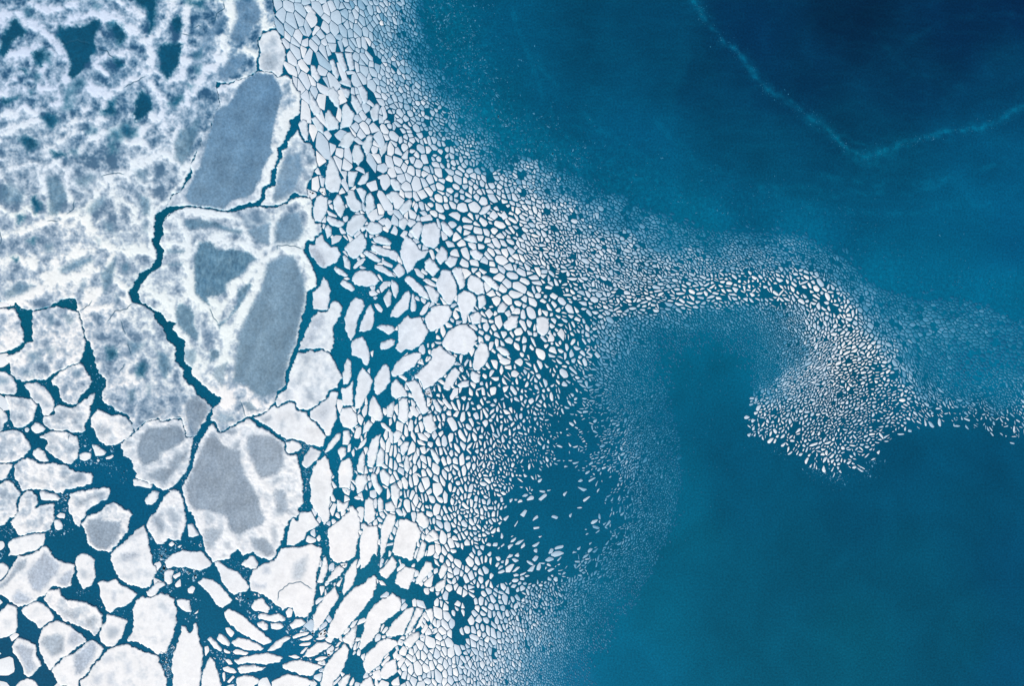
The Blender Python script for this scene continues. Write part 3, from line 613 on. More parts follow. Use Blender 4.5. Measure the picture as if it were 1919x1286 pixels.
# open water inside the field (no drifting pieces)
OPEN = """
M1 250,590 320,640 330,740 260,740 320,800 280,850 340,920 420,920 520,880 520,960 560,1000 570,1130 730,1120 740,1230 500,1286 450,1230 400,1286 260,1286 260,1180 330,1080 330,980 250,960 250,890 190,780 150,720 200,740
M1 640,470 780,480 750,600 700,580 690,530 620,480
M1 1000,290 1060,280 1070,390 1010,340
M1 780,800 830,890 780,950 700,1010 610,1010 600,940 690,870
M2 300,0 380,0 400,110 470,140 440,200 400,120 330,150 270,120
M2 545,0 620,0 700,120 600,220 560,220 540,150
M2 590,410 700,340 690,410 730,450 660,480 640,550
M2 560,600 720,590 720,660 690,700 620,690 500,710 560,640
M2 270,480 310,560 320,640 320,780 280,820 210,840 250,700
M2 230,850 290,820 300,900 290,1110 400,1130 420,1180 280,1180 270,1100 250,960
M2 400,1130 430,1150 540,1160 490,1190 440,1220
M3 140,100 220,100 220,340 190,320 150,420 160,250 100,230
M3 540,300 600,370 580,470 430,530 440,430 530,380
M3 590,470 700,540 760,580 830,600 930,660 1010,690 1110,740 1170,760 1262,760 1262,840 1160,830 1080,760 940,700 860,690 780,660 740,600 690,580 580,560
M3 730,320 850,370 920,350 1060,340 1180,310 1262,200 1262,330 1100,360 960,360 900,390 850,380 760,400 720,350
M3 830,560 920,550 950,640 880,680 820,620
M3 380,1060 480,1040 480,1190 440,1270 400,1210 320,1200
M3 1120,940 1262,910 1262,950 1180,960
P 1405,822 1480,845 1430,900 1300,850
"""
WATER = """
960,60 5,84,125;1100,60 0,74,112;1250,60 0,70,108;1400,60 2,54,94;1600,30 0,42,74;1800,40 0,48,86;1919,0 0,46,86
1300,150 0,66,103;1500,150 2,56,94;1700,150 0,57,95;1900,150 2,66,106
900,150 6,91,131;1050,200 5,82,122;1200,250 5,84,127;1400,300 2,77,115;1600,240 4,64,100;1650,330 4,77,115;1850,300 5,85,129;840,60 8,93,132;870,240 12,105,145
1000,280 7,95,135;1200,350 7,94,136;1400,380 5,89,131;1600,420 3,88,130;1800,420 5,95,140;1910,450 5,92,140
1300,430 10,104,146;1500,460 9,100,143;1640,530 9,103,146;1750,520 5,98,141;1900,560 6,105,150
1330,630 8,106,147;1330,700 3,95,132;1420,690 8,106,146;1300,760 3,95,131;1240,700 5,103,141;1350,800 2,88,122;1380,850 2,85,118;1280,900 5,98,131;1400,950 2,88,121;1200,650 5,98,138
1500,600 4,88,124;1600,680 2,84,118;1550,780 2,84,118
1800,680 12,116,160;1880,720 11,114,158;1740,640 8,108,150;1700,760 4,92,130;1850,790 2,82,116
1700,850 0,80,114;1850,850 0,77,111;1600,950 0,84,118;1800,950 0,84,118;1500,1050 2,88,119;1700,1050 2,89,121;1900,1050 5,82,119;1300,1000 3,98,129;1350,1100 2,92,123;1250,1150 3,98,129;1600,1200 3,94,123;1800,1200 5,88,119;1900,1250 20,85,122;1400,1250 3,95,126;1150,1250 20,106,142;1100,1170 18,105,140;1080,1280 40,110,150
1050,950 0,94,129;1000,1080 0,94,128;1090,870 0,92,128;1180,900 2,94,130
30,600 5,92,125;310,480 3,87,120;180,720 5,88,122;230,920 8,92,130;130,1030 15,90,125;400,1150 30,95,130;20,1250 35,85,120;650,540 3,104,145;720,640 2,107,148;640,900 10,104,140;700,1080 40,108,141;470,1230 25,100,141;150,90 0,80,112;560,250 5,98,140;900,520 2,96,136;1000,450 3,90,128;700,250 5,90,130;900,800 2,92,130;900,1100 8,95,130;1200,540 2,88,125
"""
# crests of piled snow on the marbled sheet and its neighbours: width | line
RIDGES = """
22|0,70 60,40 100,80 160,110 190,150 230,180 255,230 240,300 230,360
20|190,100 260,70 330,50 400,60 450,90 500,110 540,150
20|540,150 560,210 550,260 500,290 440,320 390,350 340,330
18|540,150 580,120 620,60 640,0
22|700,0 690,60 680,130 650,190 690,240 640,290 600,300
24|850,0 860,70 820,140 830,180 780,250 720,310 690,370 640,440 590,470 560,420
18|560,300 590,350 600,420 560,470 500,500 540,540
16|0,180 40,200 110,190 170,170 200,200 160,260
18|0,340 60,320 130,330 190,320 230,360
14|0,420 60,410 90,390 130,420 180,390 240,370
18|340,330 380,380 370,440 330,480 250,490 200,540 150,590
14|230,480 280,440 330,400
14|400,270 350,240 400,190 470,200
14|150,590 140,640 170,620 210,600 250,640 240,690 265,740
14|150,640 165,700 190,780 240,800 300,780
20|300,780 340,740 400,650 460,640 520,600 600,560 640,580 700,630
18|400,650 420,720 480,760 500,820 560,860
18|0,870 60,860 120,830 200,810 260,830 320,800
20|330,800 340,860 380,900 440,920 520,920 575,930
24|60,1110 130,1080 200,1030 210,970 280,930 340,920
22|200,1030 280,1020 340,980 380,1000 370,1060 330,1100
16|0,960 60,940 110,960 150,1000 190,1030
12|0,760 50,790 100,760 130,790
12|640,580 650,500 660,450
16|500,650 540,690 560,740 550,790 570,830
12|620,740 580,760 555,830 575,900
16|420,930 400,980 430,1040 480,1060 470,1110
14|330,1100 290,1130 350,1140 420,1120
28|955,-60 955,0 970,60 990,120
14|870,200 900,180 940,200
12|800,320 830,330 850,310 900,290
10|710,590 680,650 630,720
14|60,210 70,270 20,320 0,330
14|260,560 310,540 350,500 390,480 430,470 470,520 530,520
12|0,500 50,470 100,460 150,430
10|40,620 110,600 150,600
8|0,640 40,700 90,720
14|120,20 180,40 250,20 320,0
12|440,0 480,40 530,60
16|680,780 760,780 840,790 890,810 910,860 930,910 960,950
12|1000,790 1005,850 995,910 985,960
14|730,890 800,880 870,890 930,920
18|700,900 690,960 700,1030 700,1080 760,1120 790,1170 830,1220
20|1100,730 1140,780 1150,860 1110,900 1050,890
14|1010,930 960,960 920,1010 860,1040 850,1090 810,1130 800,1180
14|960,990 940,1060 890,1150 850,1220 830,1286 800,1380 830,1480
24|1060,910 1110,930 1150,1000 1150,1060 1110,1090
18|620,790 650,790 680,850 700,900
10|620,890 700,900
16|530,1020 560,1090 630,1110 640,1160 690,1080
26|1085,290 1100,380 1060,430 1035,520 1005,600 980,680
18|640,1220 700,1300 720,1400 780,1450 860,1470 940,1480
14|700,1180 690,1250 720,1330
"""
TILES['Z'] = (0, 0, 1286 / 656.0)
TILES['R7'] = (860, 960, K3)

def parse(s):
    """tile text -> points in survey pixels"""
    out, t = [], TILES['P']
    for w in s.split():
        if w in TILES:
            t = TILES[w]
        else:
            a, b = w.split(',')
            out.append((t[0] + float(a) / t[2], t[1] + float(b) / t[2]))
    return np.array(out)

def wx(p, z=0.0):
    p = np.asarray(p, float)
    o = np.empty((len(p), 3))
    o[:, 0] = (p[:, 0] - CX) * S
    o[:, 1] = (CY - p[:, 1]) * S
    o[:, 2] = z
    return o

def area(p):
    x, y = p[:, 0], p[:, 1]
    return 0.5 * np.sum(x * np.roll(y, -1) - np.roll(x, -1) * y)

def inside(poly, pts):
    x, y = pts[:, 0], pts[:, 1]
    r = np.zeros(len(pts), bool)
    q = np.roll(poly, -1, 0)
    for (x0, y0), (x1, y1) in zip(poly, q):
        if y0 == y1:
            continue
        c = (y0 > y) != (y1 > y)
        r ^= c & (x < (x1 - x0) * (y - y0) / (y1 - y0) + x0)
    return r

def seg_dist(line, pts, closed=True):
    d = np.full(len(pts), 1e9)
    q = np.roll(line, -1, 0) if closed else line[1:]
    for a, b in zip(line, q):
        ab = b - a
        L = ab @ ab
        if L < 1e-9:
            continue
        t = np.clip(((pts - a) @ ab) / L, 0, 1)
        e = pts - a - t[:, None] * ab
        np.minimum(d, (e * e).sum(1), out=d)
    return np.sqrt(d)

def sdist(poly, pts):
    d = seg_dist(poly, pts)
    return np.where(inside(poly, pts), d, -d)

# gradient noise on arrays
_P = np.random.default_rng(5).permutation(256)
_P = np.concatenate([_P, _P, _P])
_G = np.stack([np.cos(np.arange(16) * math.pi / 8), np.sin(np.arange(16) * math.pi / 8)], 1)

def noise(p, sc_, off=0.0):
    x = p[:, 0] / sc_ + off * 17.3 + 400
    y = p[:, 1] / sc_ + off * 9.7 + 400
    xi, yi = np.floor(x).astype(int), np.floor(y).astype(int)
    fx, fy = x - xi, y - yi
    u, v = fx * fx * fx * (fx * (fx * 6 - 15) + 10), fy * fy * fy * (fy * (fy * 6 - 15) + 10)
    def g(i, j, dx, dy):
        h = _G[_P[_P[i & 255] + (j & 255)] & 15]
        return h[:, 0] * dx + h[:, 1] * dy
    n00, n10 = g(xi, yi, fx, fy), g(xi + 1, yi, fx - 1, fy)
    n01, n11 = g(xi, yi + 1, fx, fy - 1), g(xi + 1, yi + 1, fx - 1, fy - 1)
    a = n00 + u * (n10 - n00)
    b = n01 + u * (n11 - n01)
    return (a + v * (b - a)) * 1.45

def fbm(p, sc_, octs=4, off=0.0, gain=0.5):
    r, a, t = 0, 1.0, 0
    for k in range(octs):
        r = r + a * noise(p, sc_ / 2 ** k, off + k * 3.1)
        t += a
        a *= gain
    return r / t

def ridged(p, sc_, octs=4, off=0.0):
    r, a, t = 0, 1.0, 0
    for k in range(octs):
        r = r + a * (1 - 2 * np.abs(noise(p, sc_ / 2 ** k, off + k * 5.3)))
        t += a
        a *= 0.55
    return r / t

def smooth(a, b, x):
    t = np.clip((x - a) / (b - a), 0, 1)
    return t * t * (3 - 2 * t)

def shepard(src, val, pts, soft=15.0, pw=2.2):
    out = np.zeros((len(pts), val.shape[1]))
    for i in range(0, len(pts), 40000):
        q = pts[i:i + 40000]
        d2 = ((q[:, None, :] - src[None]) ** 2).sum(2) + soft * soft
        w = d2 ** -pw
        out[i:i + 40000] = (w @ val) / w.sum(1, keepdims=True)
    return out

def pairs(txt, n):
    P_, V = [], []
    for it in txt.replace('\n', ';').split(';'):
        if it.strip():
            a, rest = it.strip().split(' ', 1)
            P_.append([float(t) for t in a.split(',')])
            V.append([float(t) for t in rest.replace(',', ' ').split()])
    return np.array(P_), np.array(V)

# ------------------------------------------------------------------ materials
def nodes(mat):
    mat.use_nodes = True
    nt = mat.node_tree
    return nt, nt.nodes['Principled BSDF']

def ice_material(name, rough, speck, bump, scale, sss=0.0):
    m = bpy.data.materials.new(name)
    nt, b = nodes(m)
    at = nt.nodes.new('ShaderNodeVertexColor'); at.layer_name = 'tint'
    geo = nt.nodes.new('ShaderNodeNewGeometry')
    n1 = nt.nodes.new('ShaderNodeTexNoise'); n1.inputs['Scale'].default_value = scale; n1.inputs['Detail'].default_value = 6
    n1.inputs['Roughness'].default_value = 0.65
    n2 = nt.nodes.new('ShaderNodeTexNoise'); n2.inputs['Scale'].default_value = scale * 0.13; n2.inputs['Detail'].default_value = 3
    for n in (n1, n2):
        nt.links.new(geo.outputs['Position'], n.inputs['Vector'])
    mr = nt.nodes.new('ShaderNodeMapRange')
    mr.inputs[1].default_value, mr.inputs[2].default_value = 0.25, 0.75
    mr.inputs[3].default_value, mr.inputs[4].default_value = 1 - speck, 1 + speck
    nt.links.new(n1.outputs[0], mr.inputs[0])
    mr2 = nt.nodes.new('ShaderNodeMapRange')
    mr2.inputs[1].default_value, mr2.inputs[2].default_value = 0.3, 0.7
    mr2.inputs[3].default_value, mr2.inputs[4].default_value = 1 - speck * 0.5, 1 + speck * 0.5
    nt.links.new(n2.outputs[0], mr2.inputs[0])
    mm = nt.nodes.new('ShaderNodeMath'); mm.operation = 'MULTIPLY'
    nt.links.new(mr.outputs[0], mm.inputs[0]); nt.links.new(mr2.outputs[0], mm.inputs[1])
    vm = nt.nodes.new('ShaderNodeVectorMath'); vm.operation = 'SCALE'
    nt.links.new(at.outputs[0], vm.inputs[0]); nt.links.new(mm.outputs[0], vm.inputs['Scale'])
    nt.links.new(vm.outputs[0], b.inputs['Base Color'])
    b.inputs['Roughness'].default_value = rough
    b.inputs['Specular IOR Level'].default_value = 0.25
    bp = nt.nodes.new('ShaderNodeBump'); bp.inputs['Strength'].default_value = bump; bp.inputs['Distance'].default_value = 0.12
    nt.links.new(n1.outputs[0], bp.inputs['Height'])
    nt.links.new(bp.outputs[0], b.inputs['Normal'])
    return m

M_SNOW = ice_material('snow_on_ice', 0.75, 0.06, 0.25, 0.95)
M_BARE = ice_material('bare_ice', 0.45, 0.3, 0.2, 1.1)
M_THIN = ice_material('thin_ice', 0.5, 0.05, 0.1, 1.6)

def water_material():
    m = bpy.data.materials.new('sea_water')
    nt, b = nodes(m)
    at = nt.nodes.new('ShaderNodeVertexColor'); at.layer_name = 'tint'
    geo = nt.nodes.new('ShaderNodeNewGeometry')
    n1 = nt.nodes.new('ShaderNodeTexNoise'); n1.inputs['Scale'].default_value = 1.4; n1.inputs['Detail'].default_value = 5
    n1.inputs['Roughness'].default_value = 0.7
    nt.links.new(geo.outputs['Position'], n1.inputs['Vector'])
    n2 = nt.nodes.new('ShaderNodeTexNoise'); n2.inputs['Scale'].default_value = 0.06; n2.inputs['Detail'].default_value = 4
    n2.inputs['Distortion'].default_value = 0.6
    nt.links.new(geo.outputs['Position'], n2.inputs['Vector'])
    mr = nt.nodes.new('ShaderNodeMapRange')
    mr.inputs[1].default_value, mr.inputs[2].default_value = 0.32, 0.68
    mr.inputs[3].default_value, mr.inputs[4].default_value = 0.72, 1.28
    nt.links.new(n1.outputs[0], mr.inputs[0])
    mr2 = nt.nodes.new('ShaderNodeMapRange')
    mr2.inputs[1].default_value, mr2.inputs[2].default_value = 0.3, 0.7
    mr2.inputs[3].default_value, mr2.inputs[4].default_value = 0.9, 1.1
    nt.links.new(n2.outputs[0], mr2.inputs[0])
    mm = nt.nodes.new('ShaderNodeMath'); mm.operation = 'MULTIPLY'
    nt.links.new(mr.outputs[0], mm.inputs[0]); nt.links.new(mr2.outputs[0], mm.inputs[1])
    vm = nt.nodes.new('ShaderNodeVectorMath'); vm.operation = 'SCALE'
    nt.links.new(at.outputs[0], vm.inputs[0]); nt.links.new(mm.outputs[0], vm.inputs['Scale'])
    nt.links.new(vm.outputs[0], b.inputs['Base Color'])
    b.inputs['Roughness'].default_value = 0.12
    b.inputs['IOR'].default_value = 1.333
    w = nt.nodes.new('ShaderNodeTexNoise'); w.inputs['Scale'].default_value = 1.4; w.inputs['Detail'].default_value = 3
    nt.links.new(geo.outputs['Position'], w.inputs['Vector'])
    bp = nt.nodes.new('ShaderNodeBump'); bp.inputs['Strength'].default_value = 0.12; bp.inputs['Distance'].default_value = 0.05
    nt.links.new(w.outputs[0], bp.inputs['Height'])
    nt.links.new(bp.outputs[0], b.inputs['Normal'])
    return m

def mesh_obj(name, verts, faces, tint, mat, parent=None, flat=True):
    me = bpy.data.meshes.new(name)
    nv = len(verts)
    sizes = np.array([len(f) for f in faces], np.int32) if not isinstance(faces, np.ndarray) else np.full(len(faces), faces.shape[1], np.int32)
    loops = faces.ravel().astype(np.int32) if isinstance(faces, np.ndarray) else np.fromiter((i for f in faces for i in f), np.int32)
    me.vertices.add(nv)
    me.vertices.foreach_set('co', np.asarray(verts, np.float32).ravel())
    me.loops.add(len(loops))
    me.loops.foreach_set('vertex_index', loops)
    me.polygons.add(len(sizes))
    starts = np.concatenate([[0], np.cumsum(sizes)[:-1]]).astype(np.int32)
    me.polygons.foreach_set('loop_start', starts)
    me.polygons.foreach_set('loop_total', sizes)
    me.update(calc_edges=True)
    ca = me.color_attributes.new('tint', 'FLOAT_COLOR', 'POINT')
    c4 = np.ones((nv, 4), np.float32)
    c4[:, :3] = tint
    ca.data.foreach_set('color', c4.ravel())
    if not flat:
        me.polygons.foreach_set('use_smooth', np.ones(len(sizes), bool))
    me.materials.append(mat)
    o = bpy.data.objects.new(name, me)
    COL.objects.link(o)
    if parent is not None:
        o.parent = parent
    return o
# ------------------------------------------------------------------ the sea
STREAK = parse('P 1290,-40 1300,0 1330,45 1350,75 1395,110 1415,145 1440,170 1470,180 1500,205 1530,225 1560,250 1590,280 1625,300 1640,290 1680,270 1720,260 1760,248 1830,240 1870,225 1919,195 1990,160')
STRANDS = [(.3, 5, '1540,330 1640,348 1720,345 1800,330 1900,300'), (.25, 5, '1500,372 1600,362 1700,362 1830,330'), (.22, 6, '1420,350 1530,392 1680,398 1850,380'),
           (.25, 4, '1560,250 1600,262 1640,275 1700,272 1760,258'), (.25, 4, '1380,85 1430,150 1490,205 1560,262 1610,305'), (.2, 6, '1230,230 1300,300 1420,345 1560,360'),
           (.2, 5, '960,20 985,90 1010,160 1040,230 1090,280'), (.2, 5, '1000,110 1060,180 1120,240 1200,290'), (.18, 6, '1700,80 1760,40 1840,20 1930,30'), (.16, 6, '1640,60 1700,130 1800,160')]
def build_sea():
    def axis(n, step):
        core = np.arange(-60, n + 61, step)
        far = [60 * 1.6 ** k for k in range(1, 17)]
        return np.concatenate([[-f - 60 for f in far[::-1]], core, [core[-1] + f for f in far]])
    ax, ay = axis(1919, 2.6), axis(1286, 2.6)
    U, V = np.meshgrid(ax, ay)
    pts = np.stack([U.ravel(), V.ravel()], 1)
    src, val = pairs(WATER, 3)
    q = np.clip(pts, [-60, -60], [1980, 1346])
    wq = q + 26 * np.stack([fbm(q, 120, 3, 1.0), fbm(q, 120, 3, 2.0)], 1)
    c = shepard(src, val, wq, 45.0, 1.9)
    c[:, 2] *= 0.945 + 0.035 * smooth(600, 900, q[:, 1]); c[:, 0] *= 0.6
    c *= (1 - 0.045 * smooth(850, 1050, q[:, 1]) * smooth(1250, 1450, q[:, 0]))[:, None]
    qc = q
    q = pts
    away = smooth(330, 40, np.abs(pts - qc).max(1))
    # slick of frazil ice drawn out across the dark water, and wisps beside the ice edge
    wq = q + 7 * np.stack([fbm(q, 34, 4, 3.0), fbm(q, 34, 4, 4.0)], 1)
    d = seg_dist(STREAK, wq, False)
    br = smooth(-0.5, 0.5, fbm(q, 16, 4, 5.0))
    core = 0.5 * np.exp(-(d / 4.5) ** 2) * (0.25 + 0.9 * br) + 0.22 * np.exp(-(d / 15.0) ** 2) * br
    corner = np.exp(-(((q[:, 0] - 1625) / 55) ** 2 + ((q[:, 1] - 300) / 26) ** 2)) * br
    fr = np.clip(core + 0.22 * corner, 0, 1.3)
    upper = smooth(520, 320, q[:, 1] - 0.1 * (q[:, 0] - 1300)) * smooth(760, 900, q[:, 0])
    str_q = np.stack([q[:, 0] * 0.35 + q[:, 1] * 0.1, q[:, 1]], 1)
    wisps = np.clip(ridged(str_q + 9 * np.stack([fbm(q, 60, 3, 6.0), fbm(q, 60, 3, 7.0)], 1), 26, 4, 8.0) - 0.42, 0, 1)
    fr = fr + 0.2 * wisps * upper
    # fine grained grease ice where the drifting field thins out
    g = np.clip(fbm(q, 7, 3, 9.0) + 0.1, 0, 1)
    belt = np.exp(-((seg_dist(parse('P 800,-60 850,60 880,170 930,250 1000,295 1090,320 1200,365 1320,400 1450,405 1600,470 1700,540 1850,560 1990,600'), q, False) - 8) / 48.0) ** 2) * (q[:, 1] < 640)
    b2 = np.exp(-(seg_dist(parse('P 800,-60 850,60 890,170 940,250 1010,290 1110,310 1200,350 1280,385'), q, False) / 75.0) ** 2) * smooth(1330, 1200, q[:, 0])
    g2 = np.clip(fbm(q, 9, 4, 19.0, .65) + 0.02, 0, 1)
    fr = fr + 0.42 * g * belt + 0.75 * g2 * b2
    ex = 1285 - 0.12 * (q[:, 1] - 90) + 26 * fbm(q, 60, 4, 14.0) - q[:, 0]
    fr = fr + 0.16 * np.exp(-np.maximum(ex, 0) / 60) * smooth(-14, 16, ex) * smooth(300, 200, q[:, 1]) * smooth(20, 110, q[:, 1])
    # faint side strands of the slick
    for amp, sg, txt in STRANDS:
        d = seg_dist(parse('P ' + txt), q + 11 * np.stack([fbm(q, 40, 4, 3.5), fbm(q, 40, 4, 4.5)], 1), False)
        fr = fr + amp * np.exp(-(d / sg) ** 2) * smooth(-0.35, 0.5, fbm(q, 22, 4, 15.0))
    fr = fr * away
    c = c + fr[:, None] * np.array([14, 50, 52])
    verts = wx(pts)
    nx, ny = len(ax), len(ay)
    i = np.arange(nx * ny).reshape(ny, nx)
    f = np.stack([i[:-1, :-1].ravel(), i[1:, :-1].ravel(), i[1:, 1:].ravel(), i[:-1, 1:].ravel()], 1)
    o = mesh_obj('sea_water', verts, f, np.maximum(alb(c) - 0.004, 0.0003), water_material(), flat=False)
    o['kind'] = 'structure'
    return o
build_sea()
# ------------------------------------------------------------------ colours of the ice
TONES = [(0.0, (6, 97, 135)), (0.12, (10, 103, 143)), (0.25, (32, 121, 158)), (0.5, (86, 151, 187)), (0.75, (166, 199, 222)),
         (0.9, (215, 229, 242)), (1.0, (245, 249, 252))]
_TX = np.array([t[0] for t in TONES]); _TC = np.array([t[1] for t in TONES], float)
def tone_rgb(t):
    t = np.clip(t, 0, 1)
    return np.stack([np.interp(t, _TX, _TC[:, k]) for k in range(3)], -1)
# snow cover of the big floes: whiter towards the bottom of the survey
SN_P, SN_V = pairs("100,100 196 212 234;100,300 214 226 241;100,450 232 240 248;100,650 236 242 248;100,850 244 248 251;100,1200 250 251 252;350,150 206 220 238;500,60 224 234 243;540,180 226 235 244;560,320 226 236 245;430,400 218 230 243;400,600 226 236 246;500,800 240 245 250;560,900 244 248 251;400,1000 240 245 250;500,1200 251 252 253;600,700 232 240 247;620,860 248 250 252;650,1080 252 252 253;700,620 224 235 246;700,400 216 230 242;800,480 222 233 245;850,650 234 241 249;700,850 240 246 252;780,1020 250 251 252;900,560 232 240 248;640,250 214 229 240;700,150 206 222 237;950,640 236 242 249", 3)
BARE_RGB = {'w': (3, 80, 112), 'd': (94, 135, 161), 's': (114, 146, 171), 'g': (152, 169, 185), 'k': (138, 158, 176), 'l': (178, 192, 208)}

RIDGE_L = [(float(l.split('|')[0]) * 0.36, parse('Z ' + l.split('|')[1])) for l in RIDGES.strip().split('\n')]

def load():
    fl = []
    for ln in FLOES.strip().split('\n'):
        k, lab, ref, pts = ln.split('|')
        fl.append(dict(key=k, label=lab, ref=ref, raw=parse(pts)))
    for ln in MORE.strip().split('\n'):
        fl.append(dict(key='', label='', ref='', raw=parse(ln)))
    return fl

def roughen(p, amp, step, sd):
    """soften the corners of a traced outline and give it a natural broken edge"""
    q = np.roll(p, -1, 0)
    L = np.linalg.norm(q - p, axis=1, keepdims=True)
    r = np.minimum(0.16, 1.5 / np.maximum(L, 1e-6))
    c = np.empty((2 * len(p), 2))
    c[0::2] = p + r * (q - p); c[1::2] = q - r * (q - p)
    out = []
    for a, b in zip(c, np.roll(c, -1, 0)):
        n = max(1, int(np.linalg.norm(b - a) / step))
        for k in range(n):
            out.append(a + (b - a) * k / n)
    out = np.array(out)
    t = np.roll(out, -1, 0) - np.roll(out, 1, 0)
    nrm = np.stack([-t[:, 1], t[:, 0]], 1) / np.maximum(np.linalg.norm(t, axis=1, keepdims=True), 1e-6)
    d = amp * (1.0 * noise(out, 11, sd) + 0.9 * noise(out, 5.2, sd + 2) + 0.6 * noise(out, 2.7, sd + 4))
    if area(out) < 0:
        nrm = -nrm                      # make nrm point inwards for either winding
    return out + nrm * (d[:, None] + 0.55), nrm

class Floe:
    pass

BARES = []
for ln in BARE.strip().split('\n'):
    h, pts = ln.split('|')
    c, lv, fe = h.split()
    BARES.append((c, float(lv), float(fe), parse(pts)))
CRKS = [parse(l) for l in CRACKS.strip().split('\n')]
MARBLE = {'A': 1.0, 'P1': .92, 'Q': .9, 'EDGE': .92, 'TAIL': .6, 'MID': .5, 'K': .4, 'F': .95, 'T': .5, 'D': .65, 'E': .7, 'J': .35, 'K2': .35, 'n1': .3, 'n2b': .3, 'C': .25}

def tri_fill(outline, inner):
    n = len(outline)
    vs_ = [Vector(p) for p in outline] + [Vector(p) for p in inner]
    r = geometry.delaunay_2d_cdt(vs_, [], [list(range(n))], 1, 1e-5, True)
    return np.array([tuple(v) for v in r[0]]), np.array(r[2], np.int64) if all(len(f) == 3 for f in r[2]) else [f for f in r[2]], r[3]

def build_floe(F, root_mat=None):
    raw = F['raw']
    A_ = abs(area(raw))
    big = A_ > 2200 or F['key'] in ('A', 'C', 'Q')
    amp = 2.1 if A_ > 3000 else (1.5 if A_ > 500 else 0.75)
    step = 1.7 if A_ > 500 else 1.4
    out, _ = roughen(raw, amp, step, rnd.random() * 30)
    lo, hi = out.min(0), out.max(0)
    # points inside
    g = 1.75 if big else (2.6 if A_ > 700 else 4.0)
    lim_lo, lim_hi = np.maximum(lo, [-160, -160]), np.minimum(hi, [1990, 1356])
    gx, gy = np.meshgrid(np.arange(lim_lo[0], lim_hi[0], g), np.arange(lim_lo[1], lim_hi[1], g * 0.866))
    gx = gx + (np.arange(len(gx)) % 2)[:, None] * g / 2
    pts = np.stack([gx.ravel(), gy.ravel()], 1)
    pts += rng.uniform(-0.3, 0.3, pts.shape) * g
    beyond = (pts < -20).any(1) | (pts[:, 1] > 1306)
    pts = pts[~beyond | (rng.random(len(pts)) < 0.3)]          # coarser outside the survey frame
    if len(pts):
        sd = sdist(raw, pts)
        pts = pts[sd > max(1.9, g * 0.55)]
    ckl = []
    for c in CRKS:
        if len(pts) and ((c >= lo - 2) & (c <= hi + 2)).all() and inside(raw, c.mean(0)[None])[0] | inside(raw, c).any():
            ckl.append(c)
    ck_pts, ck_val = [], []
    for c in ckl:
        # walk the crack, wobbling
        w = []
        for a, b in zip(c[:-1], c[1:]):
            n = max(1, int(np.linalg.norm(b - a) / 1.3))
            w += [a + (b - a) * k / n for k in range(n)]
        w = np.array(w + [c[-1]])
        w = w + 1.5 * np.stack([noise(w, 8, 1.3), noise(w, 8, 7.7)], 1)
        t = np.gradient(w, axis=0)
        nn = np.stack([-t[:, 1], t[:, 0]], 1) / np.maximum(np.linalg.norm(t, axis=1, keepdims=True), 1e-6)
        tp = np.minimum(1, np.minimum(np.arange(len(w)), np.arange(len(w))[::-1]) / 6.0)
        ok = sdist(raw, w) > 1.6
        pts = pts[seg_dist(w, pts, False) > 2.2]
        for off, v in ((0, 1), (-1.7, 0), (1.7, 0)):
            ck_pts.append((w + nn * off)[ok]); ck_val.append((tp * v)[ok])
    inner = np.concatenate([pts] + ck_pts) if ck_pts else pts
    ckv = np.concatenate([np.zeros(len(pts))] + ck_val) if ck_val else np.zeros(len(pts))
    V, T, orig = tri_fill(out, inner)
    T = np.asarray(T)
    T = T[inside(out, V[T].mean(1))]          # the filler also closes bays: drop those triangles
    n = len(out)
    # which input vertex each output came from
    src = np.array([o[0] if len(o) else -1 for o in orig])
    rim = (src >= 0) & (src < n)
    crack = np.zeros(len(V))
    m = src >= n
    crack[m] = ckv[src[m] - n]
    F.update(out=out, V=V, T=np.asarray(T), rim=rim, crack=crack, src=src, n=n, A=A_, lo=lo, hi=hi, big=big)

